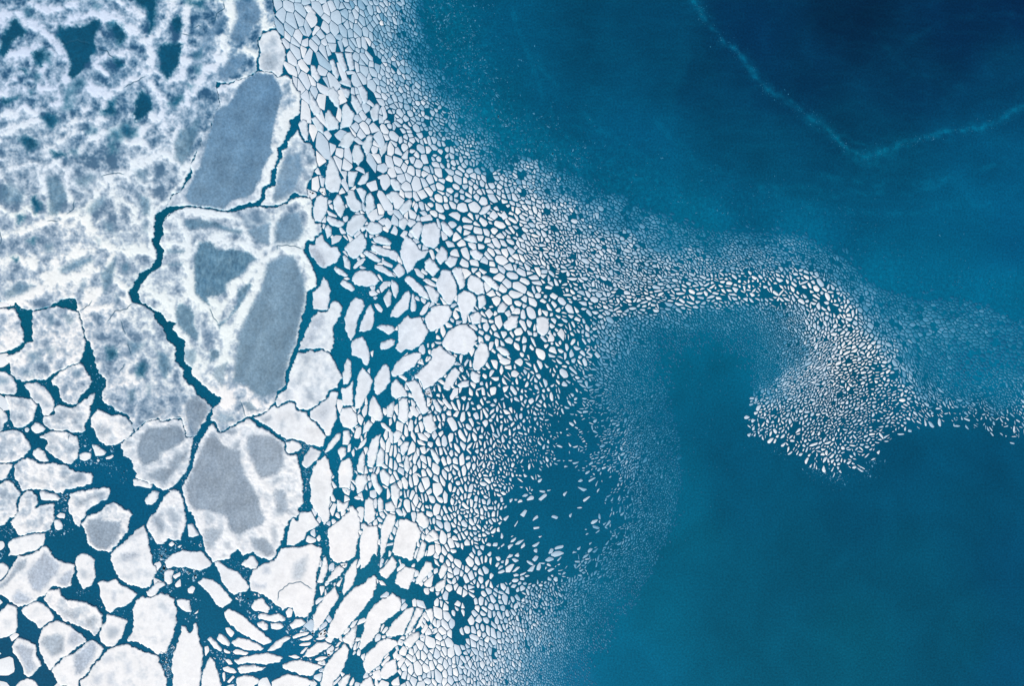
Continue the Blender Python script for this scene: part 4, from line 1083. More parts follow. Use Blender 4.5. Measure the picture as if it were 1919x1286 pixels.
def colour_floe(F):
    V, rim = F['V'], F['rim']
    snow = shepard(SN_P, SN_V, V, 30.0, 2.0)
    key = F['key']
    mar = MARBLE.get(key, 0.0)
    cen = F['raw'].mean(0)
    A_ = F['A']
    if mar == 0 and cen[0] < 330 and cen[1] > 560 and A_ > 900:
        mar = 0.62 if cen[1] < 1000 else 0.25
    # cloudy, billowing snow: piled crests, lace between them, puffs of every size
    w = V + 9 * np.stack([fbm(V, 30, 4, 1.1), fbm(V, 30, 4, 2.2)], 1)
    wr = V + 7 * np.stack([fbm(V, 22, 4, 51.1, .6), fbm(V, 22, 4, 52.2, .6)], 1)
    R = np.zeros(len(V))
    for sg, l in RIDGE_L:
        m = np.where(((V > l.min(0) - 5 * sg - 8) & (V < l.max(0) + 5 * sg + 8)).all(1))[0]
        if len(m):
            d = seg_dist(l, wr[m], False)
            R[m] = np.maximum(R[m], 0.62 * np.exp(-(d / sg) ** 2 * 1.1) + 0.38 * np.exp(-(d / (sg * 2.3)) ** 2))
    lace = np.exp(-(np.abs(noise(w + 40, 36, 34.0)) / 0.24) ** 1.5)
    wp = V + 3.5 * np.stack([fbm(V, 12, 2, 41.1), fbm(V, 12, 2, 42.2)], 1)
    puff = 1.1 - 2.0 * np.abs(noise(wp, 30, 35.0)) - 1.0 * np.abs(noise(wp, 14, 36.0)) - 0.5 * np.abs(noise(wp, 7, 37.0))
    f1 = fbm(w, 60, 3, 4.4)
    f3 = fbm(V, 11, 4, 6.1, 0.65)
    mod = np.clip(0.8 + 0.9 * fbm(V, 26, 4, 61.0, .65), .25, 1.15)
    n = 0.11 + 0.74 * R * mod + 0.2 * lace + 0.32 * puff + 0.4 * f1 + 0.46 * f3 + 0.13 * noise(V, 4.3, 71.0)
    n = n + 0.03 * smooth(250, 450, V[:, 1]) + 0.10 * smooth(420, 620, V[:, 1])
    if key != 'A':
        n = n + (0.10 if key == 'F' else 0.13) + 0.22 * smooth(880, 1060, V[:, 1])
    if mar:
        n = n + 0.34 * np.exp(-seg_dist(F['raw'], V) / 4.5)
    n = np.clip(n, 0, 1)
    top = smooth(420, 120, V[:, 1])[:, None]
    lowc = np.array([96, 128, 156]) * (1 - top) + np.array([40, 92, 130]) * top
    midc = np.array([170, 190, 208]) * (1 - top) + np.array([138, 170, 196]) * top
    hic = np.minimum(snow + 16, 253)
    t = n[:, None]
    mc = np.where(t < 0.4, lowc + (midc - lowc) * t / 0.4, midc + (hic - midc) * np.clip((t - 0.4) / 0.4, 0, 1))
    col = snow + (mc - snow) * mar
    # faint streaks and blotches of wind-packed snow on the rest
    soft = fbm(V, 26, 4, 8.8) * 14 + f3 * 16 + 8 * (puff - 0.3)
    col = col + (soft * (1 - 0.6 * mar) * (0.4 + 0.6 * smooth(1250, 700, V[:, 1])))[:, None]
    # bare and thin patches
    bsum = np.zeros(len(V)); owner = np.full(len(V), -1)
    best = np.zeros(len(V))
    for i, (c, lv, fe, poly) in enumerate(BARES):
        lo, hi = poly.min(0) - 14, poly.max(0) + 14
        if (lo > F['hi']).any() or (hi < F['lo']).any():
            continue
        m = np.where(((V > lo) & (V < hi)).all(1))[0]
        if not len(m):
            continue
        q = V[m]
        wob = 3.2 if c != 'w' else 9.0
        fe = fe if c != 'w' else fe * 1.25
        q2 = q + wob * np.stack([fbm(q, 15, 5, 2.0 + i, .65), fbm(q, 15, 5, 5.0 + i, .65)], 1)
        sd = sdist(poly, q2)
        b = lv * smooth(-fe, fe, sd + (1.8 * noise(q, 4.2, 3.3 + i) + 1.2 * noise(q, 2.6, 7.3 + i)))
        rgb = np.array(BARE_RGB[c], float)
        nn = fbm(q, 16, 4, 11.0 + i, 0.6)
        if c == 'd':
            tex = 30 * nn + 34 * fbm(q @ np.array([[.8, .6], [-.2, .35]]), 5.5, 3, 12.0)
        elif c == 'w':
            tex = 7 * nn
            b = np.clip(b * (1.1 + 0.9 * f3[m] * (1 if lv < 1 else .25)), 0, 1)
        else:
            tex = 12 * nn + 14 * fbm(q @ np.array([[.9, .35], [.3, .18]]), 34, 3, 15.0) + 7 * noise(q, 3.0, 9.1) + 9 * fbm(q @ np.array([[.9, .5], [-.15, .3]]), 6, 3, 13.0)
        if c == 's':
            sh = smooth(80, 700, q[:, 1])[:, None]
            rgb = rgb + (1 - sh) * np.array([-14, -6, 2]) + sh * np.array([10, 8, 4])
        cc = rgb + tex[:, None] * np.array([1.0, .95, .85])
        col[m] = col[m] + (cc - col[m]) * b[:, None]
        up = b > best[m]
        owner[m[up]] = i
        best[m] = np.maximum(best[m], b)
        bsum[m] = np.maximum(bsum[m], b)
    F['bare'] = bsum; F['owner'] = owner
    # wet bluish rim and cracks
    rimc = np.array([150, 190, 214.]) if cen[1] < 1000 else np.array([178, 203, 218.])
    col[rim] = col[rim] * 0.68 + rimc * 0.32
    ck = F['crack'][:, None]
    col = col + (np.array([26, 86, 116]) - col) * ck * 0.9
    F['col'] = np.clip(col, 0, 254)
    F['snown'] = np.clip(n if mar > 0.3 else 0.6 + 0.4 * f1, 0, 1)

def zof(F):
    A_ = F['A']
    top = 0.20 if A_ > 2500 else (0.16 if A_ > 400 else 0.11)
    z = np.full(len(F['V']), top)
    if F['big']:
        top = top + 0.08
        z = top + 0.34 * (F['snown'] - 0.5) * (1 - F['bare']) - 0.13 * F['bare']
    z = z + 0.012 * noise(F['V'], 7, 3.0)
    z[F['rim']] = top * 0.88
    z = z - 0.12 * F['crack']
    return np.maximum(z, 0.03)

def emit_floe(F):
    """one thing; snow crust with the floe's sides, each sizeable bare patch a part of its own"""
    V, T = F['V'], F['T']
    z = zof(F)
    n = F['n']
    colA = alb(F['col'])
    first = np.full(n, -1)
    idx = np.where(F['rim'])[0]
    first[F['src'][idx]] = idx
    ring = first[first >= 0]
    cen = F['raw'].mean(0)
    base = V[ring]
    # below the snow edge a narrow wet ledge of ice lies at the waterline, then drops away
    t = np.roll(base, -1, 0) - np.roll(base, 1, 0)
    nr = np.stack([t[:, 1], -t[:, 0]], 1) / np.maximum(np.linalg.norm(t, axis=1, keepdims=True), 1e-6)
    if area(base) < 0:
        nr = -nr
    wide = (0.55 + 0.55 * noise(base, 14, 2.0))[:, None] * (1.0 if F['A'] > 700 else 0.6)
    led = base + nr * np.maximum(wide, 0.1)
    wlc = alb(np.array([74, 152, 184]))
    verts = np.concatenate([wx(V, z), wx(base, 0.02), wx(led, 0.012), wx(led, -0.2)])
    k = len(ring)
    tint = np.concatenate([colA, np.repeat(alb(np.array([120, 178, 204]))[None], k, 0), np.repeat(wlc[None], 2 * k, 0)])
    side = []
    prev = ring
    for lev in range(3):
        lo = np.arange(k) + len(V) + lev * k
        a, b, lo2 = prev, np.roll(prev, -1), np.roll(lo, -1)
        side += [(int(a[i]), int(lo[i]), int(lo2[i]), int(b[i])) for i in range(k)]
        prev = lo
    if area(V[ring]) > 0:                       # winding is mirrored by the flip of v
        side = [s[::-1] for s in side]
    e1, e2 = V[T[:, 1]] - V[T[:, 0]], V[T[:, 2]] - V[T[:, 0]]
    flip = (e1[:, 0] * e2[:, 1] - e1[:, 1] * e2[:, 0]) > 0
    Tw = np.where(flip[:, None], T[:, ::-1], T)
    parts = {}
    if F['big']:
        own = F['owner'][Tw]
        bb = F['bare'][Tw].min(1)
        same = (own[:, 0] == own[:, 1]) & (own[:, 1] == own[:, 2]) & (own[:, 0] >= 0) & (bb > 0.42)
        for i in np.unique(own[same][:, 0]) if same.any() else []:
            m = same & (own[:, 0] == i)
            if m.sum() * 1.73 > 120:
                parts[int(i)] = m
    if not parts:
        o = mesh_obj('ice_floe', verts, [tuple(map(int, f)) for f in Tw] + side, tint, M_SNOW, flat=False)
        ctr = wx(cen[None])[0]
        recenter(o, ctr)
        return o
    used = np.zeros(len(Tw), bool)
    root = bpy.data.objects.new('ice_floe', None)
    root.empty_display_size = 0.5
    COL.objects.link(root)
    ctr = wx(cen[None])[0]
    root.location = ctr
    for i, m in parts.items():
        used |= m
        sub = Tw[m]
        u, inv = np.unique(sub, return_inverse=True)
        c = BARES[i][0]
        o = mesh_obj('dark_pool' if c == 'w' else 'bare_ice', verts[u] - ctr, inv.reshape(-1, 3), tint[u], M_BARE, root, flat=False)
    sub = [tuple(map(int, f)) for f in Tw[~used]] + side
    ids = np.unique(np.concatenate([np.asarray(f) for f in sub]))
    rm = np.full(len(verts), -1); rm[ids] = np.arange(len(ids))
    o = mesh_obj('snow_crust', verts[ids] - ctr, [tuple(int(rm[i]) for i in f) for f in sub], tint[ids], M_SNOW, root, flat=False)
    return root

def recenter(o, ctr):
    n = len(o.data.vertices)
    co = np.empty(n * 3, np.float32)
    o.data.vertices.foreach_get('co', co)
    co = co.reshape(-1, 3) - np.asarray(ctr, np.float32)
    o.data.vertices.foreach_set('co', co.ravel())
    o.location = ctr

TRACED = load()
for F in TRACED:
    build_floe(F)
    colour_floe(F)
# ------------------------------------------------------------------ the drifting field: pieces packed edge to edge, grown round the traced floes
def build_field():
    fp, fv = pairs(FIELD, 6)
    fv = np.concatenate([fv[:, :4], np.cos(np.radians(2 * fv[:, 4:5])) * (fv[:, 5:6] - 1), np.sin(np.radians(2 * fv[:, 4:5])) * (fv[:, 5:6] - 1)], 1)
    fv[:, 0] = np.log(fv[:, 0])
    U0, V0, U1, V1, q = -120, -120, 2040, 1400, 8
    gx, gy = np.meshgrid(np.arange(U0, U1 + q, q), np.arange(V0, V1 + q, q))
    lat = shepard(fp, fv, np.stack([gx.ravel(), gy.ravel()], 1).astype(float), 14.0, 2.4).reshape(gx.shape + (6,))
    def look(p):
        x = np.clip((p[:, 0] - U0) / q, 0, gx.shape[1] - 1.001); y = np.clip((p[:, 1] - V0) / q, 0, gx.shape[0] - 1.001)
        i, j = x.astype(int), y.astype(int)
        fx, fy = (x - i)[:, None], (y - j)[:, None]
        return (lat[j, i] * (1 - fx) + lat[j, i + 1] * fx) * (1 - fy) + (lat[j + 1, i] * (1 - fx) + lat[j + 1, i + 1] * fx) * fy
    # raster of what is taken (1 px) : 1 = traced floe
    W, H = U1 - U0, V1 - V0
    taken = np.zeros((H, W), bool)
    bpts, bnrm = [], []
    for F in TRACED:
        o = F['out']
        lo = np.maximum(np.floor(o.min(0)).astype(int), [U0, V0]); hi = np.minimum(np.ceil(o.max(0)).astype(int) + 1, [U1, V1])
        if (hi <= lo).any():
            continue
        xx, yy = np.meshgrid(np.arange(lo[0], hi[0]), np.arange(lo[1], hi[1]))
        m = inside(F['raw'], np.stack([xx.ravel() + .5, yy.ravel() + .5], 1)).reshape(xx.shape)
        taken[lo[1] - V0:hi[1] - V0, lo[0] - U0:hi[0] - U0] |= m
        t = np.roll(o, -1, 0) - np.roll(o, 1, 0)
        nr = np.stack([t[:, 1], -t[:, 0]], 1) / np.maximum(np.linalg.norm(t, axis=1, keepdims=True), 1e-6)
        if area(o) < 0:
            nr = -nr
        bpts.append(o); bnrm.append(nr)
    bpts = np.concatenate(bpts); bnrm = np.concatenate(bnrm)
    kb = kdtree.KDTree(len(bpts))
    for i, p in enumerate(bpts):
        kb.insert((p[0], p[1], 0), i)
    kb.balance()
    edge = parse(EDGE)
    opens = [parse(l) for l in OPEN.strip().split('\n')]
    # where seeds may go at all
    xx, yy = np.meshgrid(np.arange(U0, U1, 4) + 2.0, np.arange(V0, V1, 4) + 2.0)
    cand_cells = np.stack([xx.ravel(), yy.ravel()], 1)
    wob = cand_cells + 13 * np.stack([fbm(cand_cells, 26, 4, 1.0), fbm(cand_cells, 26, 4, 2.0)], 1)
    frame = (cand_cells[:, 0] < 0) | (cand_cells[:, 1] > 1286)
    ok = inside(edge, wob) | (frame & (cand_cells[:, 0] < 620) & (cand_cells[:, 1] > 560))
    left_gap = (cand_cells[:, 0] < 600) & (cand_cells[:, 1] > 560) & ~frame      # dark leads among the big floes stay open
    ok &= ~left_gap | inside(parse('P 560,1290 640,640 600,560 560,560'), cand_cells)
    op = np.zeros(len(cand_cells), bool)
    for o in opens:
        op |= inside(o, cand_cells)
    cells = cand_cells[ok]
    opm = np.zeros((len(np.arange(V0, V1, 4)), len(np.arange(U0, U1, 4))), bool)
    opm.ravel()[:] = op
    P0 = look(cells)
    dens = 1.0 / np.exp(P0[:, 0]) ** 2
    cdf = np.cumsum(dens); cdf /= cdf[-1]
    blocked = taken.copy()
    seeds, spar = [], []
    for ps in range(26):
        k = np.searchsorted(cdf, rng.random(24000))
        k = np.minimum(k, len(cells) - 1)
        c = cells[k] + rng.uniform(-2, 2, (len(k), 2))
        xi = np.clip((c[:, 0] - U0).astype(int), 0, W - 1); yi = np.clip((c[:, 1] - V0).astype(int), 0, H - 1)
        free = ~blocked[yi, xi]
        c = c[free]
        if not len(c):
            continue
        par = look(c)
        for p, v in zip(c, par):
            x, y = int(p[0] - U0), int(p[1] - V0)
            if not (0 <= x < W and 0 <= y < H) or blocked[y, x]:
                continue
            s = math.exp(v[0])
            s *= math.exp(rnd.gauss(-0.03, (0.26 if s > 11 else 0.2) if v[2] > 1.55 else 0.17)) * (1 - 0.13 * float(smooth(22, 15, s)) - 0.15 * float(smooth(13, 8, s)))
            co, _, dd = kb.find((p[0], p[1], 0))
            if dd < 0.17 * s:
                continue
            e = 1 + 1.5 * math.hypot(v[4], v[5]); a = 0.5 * math.atan2(v[5], v[4]) + rnd.gauss(0, .12 + .35 * min(1, max(0, v[2] / s - .15) * 5))
            r = s / 1.16
            ra, rb = r * math.sqrt(e), r / math.sqrt(e)
            R = int(ra) + 1
            x0, x1, y0, y1 = max(0, x - R), min(W, x + R + 1), max(0, y - R), min(H, y + R + 1)
            gy_, gx_ = np.ogrid[y0:y1, x0:x1]
            dx, dy = gx_ - (p[0] - U0 - .5), gy_ - (p[1] - V0 - .5)
            ca, sa = math.cos(a), math.sin(a)
            blocked[y0:y1, x0:x1] |= ((dx * ca + dy * sa) / ra) ** 2 + ((-dx * sa + dy * ca) / rb) ** 2 < 1
            seeds.append(p); spar.append((s, v[1], v[2], v[3], a, e))
    seeds = np.array(seeds); spar = np.array(spar)
    ks = kdtree.KDTree(len(seeds))
    for i, p in enumerate(seeds):
        ks.insert((p[0], p[1], 0), i)
    ks.balance()
    wgt = rng.normal(0, 0.2, len(seeds)) * spar[:, 0] ** 2
    edge_d = seg_dist(edge, seeds)
    out = []
    for i, p in enumerate(seeds):
        s, keep, gap, tone, a, e = spar[i]
        if gap > 2:
            gap = 1.9 + (gap - 2) * 1.5
        de = edge_d[i]
        if tone < 0.7:
            f = 0.15 + 0.85 * smooth(0, 20, de)
            tone = tone * (f if tone < .5 else 1 - (1 - f) * (0.7 - tone) * 5)
        u = rnd.random()
        oi, oj = int((p[1] - V0) / 4), int((p[0] - U0) / 4)
        if opm[min(oi, opm.shape[0] - 1), min(oj, opm.shape[1] - 1)]:
            continue
        if tone > .7 and p[0] > 1350:
            keep *= 0.45 + 0.55 * smooth(0, 22, de)
        if u > keep:
            continue
        if tone < 0.16 and rnd.random() > smooth(0.015, 0.16, tone):
            continue
        ca, sa, se = math.cos(a), math.sin(a), math.sqrt(e)
        L = (0.74 if keep < .96 or gap > 2 else 1.15) * s
        poly = [(L * math.cos(k * .5712 + u), L * math.sin(k * .5712 + u)) for k in range(11)]
        hp = []
        for co, j, d in ks.find_n((p[0], p[1], 0), 18):
            if j == i:
                continue
            dx, dy = co[0] - p[0], co[1] - p[1]
            x, y = (dx * ca + dy * sa) / se, (-dx * sa + dy * ca) * se
            d2 = math.hypot(x, y)
            if d2 > 3 * s:
                continue
            t = d2 / 2 + (wgt[i] - wgt[j]) / (2 * d2)
            t = max(0.28 * d2, min(0.72 * d2, t))
            gx_, gy_ = x / d2, y / d2
            # the real gap is measured across, so scale it by the stretch in this direction
            st = math.hypot(gx_ / se, gy_ * se)
            hp.append((gx_, gy_, t - 0.5 * gap * st))
        for co, j, d in kb.find_range((p[0], p[1], 0), 1.5 * s)[:3] if True else []:
            nx, ny = bnrm[j]
            dist = (p[0] - co[0]) * nx + (p[1] - co[1]) * ny
            if dist <= 0:
                continue
            # inside: n . T y >= gap/2 - dist
            X, Y = (nx * ca + ny * sa) * se, (-nx * sa + ny * ca) / se
            m = math.hypot(X, Y)
            hp.append((-X / m, -Y / m, (dist - 0.22 * gap - 0.25) / m))
        bad = False
        for nx, ny, t in hp:
            if t < 0.12 * s:
                t = 0.12 * s
            res = []
            n = len(poly)
            for k in range(n):
                x0, y0 = poly[k]; x1, y1 = poly[(k + 1) % n]
                d0, d1 = x0 * nx + y0 * ny - t, x1 * nx + y1 * ny - t
                if d0 <= 0:
                    res.append((x0, y0))
                if (d0 < 0 < d1) or (d1 < 0 < d0):
                    f = d0 / (d0 - d1)
                    res.append((x0 + f * (x1 - x0), y0 + f * (y1 - y0)))
            poly = res
            if len(poly) < 3:
                bad = True
                break
        if bad:
            continue
        pl = np.array(poly)
        # drop near-coincident corners
        d = np.linalg.norm(pl - np.roll(pl, -1, 0), axis=1)
        pl = pl[d > 0.09 * s]
        if len(pl) < 3:
            continue
        # loose pieces have been ground rounder and narrower
        loose = min(1.0, max(0.0, gap / s - 0.12) * 4)
        if loose > 0.05:
            th = rnd.uniform(-0.6, 0.6) + (0 if rnd.random() < .7 else 1.57)
            c_, s_ = math.cos(th), math.sin(th)
            f = 1 - loose * rnd.uniform(0.0, 0.42)
            g = 1 + loose * rnd.uniform(0, 0.12)
            R = np.array([[c_, s_], [-s_, c_]])
            cc = pl.mean(0)
            pl = ((pl - cc) @ R.T * np.array([g, f])) @ R + cc
        nxt = np.roll(pl, -1, 0)
        r = 0.07 + 0.1 * loose
        ch = np.empty((2 * len(pl), 2))
        ch[0::2] = pl + r * (nxt - pl); ch[1::2] = nxt - r * (nxt - pl)
        T = np.stack([ch[:, 0] * se * ca - ch[:, 1] / se * sa, ch[:, 0] * se * sa + ch[:, 1] / se * ca], 1) + p
        if s > 9:
            T = T + 0.05 * s * np.stack([noise(T, 0.4 * s, 3.0), noise(T, 0.4 * s, 6.0)], 1)
        if inside_any(T.mean(0), taken, U0, V0):
            continue
        out.append((T, tone + rnd.gauss(0, 0.045 + 0.03 * (tone < .8) * min(1, tone * 4)), s))
    print('field pieces', len(out), 'seeds', len(seeds))
    return out, taken, (U0, V0)

def inside_any(c, taken, U0, V0):
    y, x = int(c[1] - V0), int(c[0] - U0)
    return 0 <= y < taken.shape[0] and 0 <= x < taken.shape[1] and taken[y, x]

def prisms(items):
    """items: (outline, rgb of the top, height, ) -> one mesh worth of small flat pieces"""
    V, F, C = [], [], []
    n0 = 0
    side = alb(np.array([52, 134, 168]))
    for T, rgb, h in items:
        k = len(T)
        if area(T) > 0:
            T = T[::-1]
        c = T.mean(0)
        top, low = wx(c + (T - c) * 0.985, h), wx(T, h - 0.008)
        bot = wx(T, -0.12)
        V += [top, low, bot, wx(c[None], h)]
        a = alb(rgb)
        h = h * (1 + 0.22 * rnd.random())      # no two neighbours ride equally high
        low_t = 0.9 if h > 0.024 else 1.0
        sd = side if h > 0.024 else a * 0.93
        C += [np.repeat(a[None], k, 0), np.repeat((a * low_t + sd * (1 - low_t))[None], k, 0), np.repeat(sd[None], k, 0), a[None]]
        r = range(k)
        F += [(n0 + i, n0 + (i + 1) % k, n0 + 3 * k) for i in r]
        for b in (0, k):
            F += [(n0 + b + i, n0 + b + k + i, n0 + b + k + (i + 1) % k, n0 + b + (i + 1) % k) for i in r]
        n0 += 3 * k + 1
    return np.concatenate(V), F, np.concatenate(C)

FIELD_PIECES, TAKEN, TK0 = build_field()

def clip_area(T):
    """area that lies within the survey frame"""
    a = abs(area(T))
    lo, hi = T.min(0), T.max(0)
    w = max(0.0, min(hi[0], 1919) - max(lo[0], 0)) * max(0.0, min(hi[1], 1286) - max(lo[1], 0))
    return a * w / max(1e-6, (hi[0] - lo[0]) * (hi[1] - lo[1]))

ITEMS = [dict(F=F, poly=F['raw'], area=clip_area(F['raw']), tone=None) for F in TRACED]
ITEMS += [dict(F=None, poly=T, area=clip_area(T), tone=t, s=s) for T, t, s in FIELD_PIECES]
ITEMS.sort(key=lambda d: -d['area'])
NBIG = 300

def white_of(T, t):
    c = tone_rgb(np.array([t]))[0]
    if t > 0.86:
        c = np.minimum(254, c)
    return c

things, rest = [], []
for k, it in enumerate(ITEMS):
    if k < NBIG or (it['F'] is not None and it['F']['key']):
        if it['F'] is not None:
            o = emit_floe(it['F'])
        else:
            v, f, c = prisms([(it['poly'], white_of(it['poly'], it['tone']), 0.12)])
            o = mesh_obj('ice_floe', v, f, c, M_SNOW)
            recenter(o, wx(it['poly'].mean(0)[None])[0])
        it['obj'] = o
        things.append(it)
    else:
        if it['F'] is not None:
            T = it['F']['out'][::2]
            c = it['F']['col'][~it['F']['rim']].mean(0) if (~it['F']['rim']).any() else it['F']['col'].mean(0)
            rest.append((T, c, 0.11))
        else:
            rest.append((it['poly'], white_of(it['poly'], it['tone']), (0.03 + 0.03 * min(1, it['s'] / 14)) * (0.3 + 0.7 * float(smooth(.1, .55, it['tone'])))))
v, f, c = prisms(rest)
o = mesh_obj('small_ice_floes', v, f, c, M_THIN)
o['kind'] = 'stuff'
o['label'] = 'field of thousands of small ice floes drifting out over the blue water'
o['category'] = 'small ice floes'
# ------------------------------------------------------------------ brash: crumbs of ice in the leads, and frazil flecks on open water
def chip(c, r, k, el=1.0, an=0.0):
    a = np.sort(rng.random(k)) * 2 * math.pi if k > 4 else (np.arange(k) + rng.uniform(-.25, .25, k)) * 2 * math.pi / k
    p = np.stack([np.cos(a) * r * el, np.sin(a) * r / el], 1) * rng.uniform(.75, 1.15, (k, 1))
    R = np.array([[math.cos(an), math.sin(an)], [-math.sin(an), math.cos(an)]])
    return p @ R + c

def scatter(poly, n, r0, r1, tone, out):
    lo, hi = poly.min(0), poly.max(0)
    k = 0
    for _ in range(n * 12):
        p = np.array([rnd.uniform(lo[0], hi[0]), rnd.uniform(lo[1], hi[1])])
        if inside_any(p, TAKEN, *TK0) or not inside(poly, p[None])[0]:
            continue
        if noise(p[None], 26, 2.0)[0] < rnd.uniform(-0.5, 0.25):
            continue
        r = r0 + (r1 - r0) * rnd.random() ** 1.7
        if inside_any(p + [r, 0], TAKEN, *TK0) or inside_any(p - [r, 0], TAKEN, *TK0) or inside_any(p + [0, r], TAKEN, *TK0) or inside_any(p - [0, r], TAKEN, *TK0):
            continue
        t = min(1, max(.05, rnd.gauss(tone - .16, 0.22)))
        out.append((chip(p, r, rnd.choice((4, 5, 5, 6)), rnd.uniform(1, 1.4), rnd.uniform(0, 3.14)), tone_rgb(np.array([t]))[0], 0.06))
        k += 1
        if k >= n:
            break

CH = []
for txt, n, r0, r1, t in [
        ('L5 540,690 860,690 860,930 700,960 560,940', 57, 0.8, 3.4, .62),
        ('L5 850,860 1010,1000 960,1080 700,960', 38, 0.8, 2.6, .4),
        ('L5 620,100 720,150 820,300 900,540 760,500 690,300', 38, 0.8, 2.6, .42),
        ('L5 0,380 460,280 470,500 260,640 150,700 0,700', 38, 0.8, 2.3, .6),
        ('L5 20,900 180,1150 80,1286 40,980', 32, 0.8, 2.3, .6),
        ('L5 440,1100 700,1100 560,1286 420,1286', 45, 0.8, 2.9, .65),
        ('L7 0,60 130,110 60,250 0,360', 38, 0.8, 2.6, .6),
        ('L7 380,0 560,0 600,120 420,180 330,180', 32, 0.8, 3.1, .65),
        ('L7 1080,130 1262,200 1262,560 1160,560 1100,300', 70, 0.8, 3.4, .65),
        ('L7 600,540 760,620 700,680 500,640', 26, 0.8, 2.1, .5),
        ('L7 730,640 990,640 980,800 760,900', 26, 0.8, 2.1, .55),
        ('L7 1170,1040 1262,1040 1262,1286 1220,1200', 38, 0.8, 3.1, .7),
        ('L8 0,230 320,200 400,380 330,480 60,600 0,600', 108, 0.8, 3.9, .72),
        ('L8 120,620 300,640 280,830 130,820', 26, 0.8, 2.9, .7),
        ('L8 460,320 720,340 660,520 620,620 480,420', 38, 0.8, 2.6, .6),
        ('L8 540,600 700,560 960,720 1140,780 1100,900 700,880', 89, 0.8, 3.4, .7),
        ('L8 0,1000 110,980 100,1286 40,1286', 57, 0.9, 3.9, .75),
        ('L8 320,940 560,1020 560,1286 440,1286', 51, 0.8, 3.1, .75),
        ('L8 940,880 1262,860 1262,1286 1100,1286', 45, 0.8, 2.9, .75),
        ('M3 0,850 120,740 300,900 320,1000 200,1286 100,1286', 45, 0.8, 2.9, .75),
        ('M3 120,100 230,100 200,560 120,820', 34, 0.8, 2.9, .7),
        ('M3 210,340 360,370 300,640 180,600', 34, 0.8, 2.6, .75),
        ('M3 560,40 640,0 640,380 560,420', 17, 0.8, 2.1, .7),
        ('M3 700,850 860,700 1000,700 1010,900 760,1010', 23, 0.8, 2.3, .75),
        ('M2 0,740 150,760 230,860 80,1000', 28, 0.8, 2.3, .7),
        ('M2 20,960 100,1000 130,1286 0,1286', 34, 0.8, 2.6, .6),
        ('M2 280,680 420,640 440,1120 280,1140', 23, 0.8, 2.1, .5),
        ('M2 640,300 1000,100 1120,260 960,420 830,300', 67, 0.8, 2.6, .6),
        ('M2 960,380 1140,400 1120,660 1000,720', 34, 0.8, 2.3, .6),
        ('M2 1190,90 1286,110 1286,300 1180,300', 28, 0.8, 2.3, .6),
        ('M1 100,0 200,0 240,200 80,210', 34, 0.8, 2.6, .6),
        ('M1 380,860 640,860 560,1000 480,980', 23, 0.8, 1.8, .45),
        ('M1 240,1000 350,1000 340,1280 260,1280', 17, 0.8, 1.8, .4),
        ('M4 0,850 100,860 90,1120 220,1160 260,1286 140,1286', 34, 0.8, 2.3, .6),
        ('L6 860,700 1100,760 1080,860 940,860', 19, 0.8, 2.3, .7),
        ('L6 1040,840 1180,960 1160,1286 1070,1286', 38, 0.8, 2.3, .6),
        ('L6 200,700 300,720 260,960 160,1100', 32, 0.8, 2.1, .5),
        ('L3 0,985 130,1010 240,1060 60,1040', 12, 0.8, 2.1, .5),
        ('L3 440,970 580,950 590,1050', 7, 0.8, 2.1, .5),
        ]:
    scatter(parse(txt), n, r0, r1, t, CH)
v, f, c = prisms(CH)
o = mesh_obj('brash_ice', v, f, c, M_THIN)
o['kind'] = 'stuff'; o['label'] = 'crumbs of broken ice floating in the dark leads between floes'; o['category'] = 'brash ice'

FZ = []
belt = parse('P 770,-60 800,40 840,120 870,190 920,260 1000,305 1090,330 1200,375 1320,415 1480,425 1600,480 1720,545 1850,560 1990,600')
def frazil(line, n, spread, tone, r0, r1, bias=0.0):
    seg = np.linalg.norm(np.diff(line, axis=0), axis=1)
    cs = np.concatenate([[0], np.cumsum(seg)])
    for _ in range(n):
        s = rnd.random() * cs[-1]
        k = min(len(seg) - 1, int(np.searchsorted(cs, s)) - 1) if s > 0 else 0
        t = (s - cs[k]) / seg[k]
        d = line[k + 1] - line[k]
        nr = np.array([d[1], -d[0]]) / seg[k]
        p = line[k] + d * t + nr * (rnd.gauss(0, 1) * spread + bias) + np.array([rnd.gauss(0, 4), rnd.gauss(0, 4)])
        if noise(p[None], 30, 4.0)[0] < rnd.uniform(-.6, .3):
            continue
        r = r0 + (r1 - r0) * rnd.random() ** 3
        tt = max(.06, rnd.gauss(tone, .09))
        FZ.append((chip(p, r, rnd.choice((4, 5)), rnd.uniform(1, 2.1), rnd.uniform(0, 3.14)), tone_rgb(np.array([tt]))[0], 0.03))
frazil(belt, 1500, 42, .2, .6, 2.0, 26)
frazil(belt[:7], 1400, 34, .36, .7, 2.8, 22)
frazil(belt[:4], 700, 45, .3, .7, 2.6, 45)
frazil(STREAK, 500, 7, .16, .6, 1.5)
frazil(parse('P 1510,872 1560,897 1610,885 1650,858'), 120, 5, .5, .7, 2.2, -3)
frazil(parse('P 1405,818 1440,835 1480,850 1530,882 1570,905 1610,892 1650,865'), 160, 7, .3, .5, 1.4, -6)
frazil(parse('P 1240,1000 1300,900 1330,800 1280,720 1400,640'), 300, 40, .1, .6, 1.5)
v, f, c = prisms(FZ)
o = mesh_obj('frazil_ice', v, f, c, M_THIN)
o['kind'] = 'stuff'; o['label'] = 'faint frazil ice flecks scattered on open water beyond the floe field'; o['category'] = 'frazil ice'
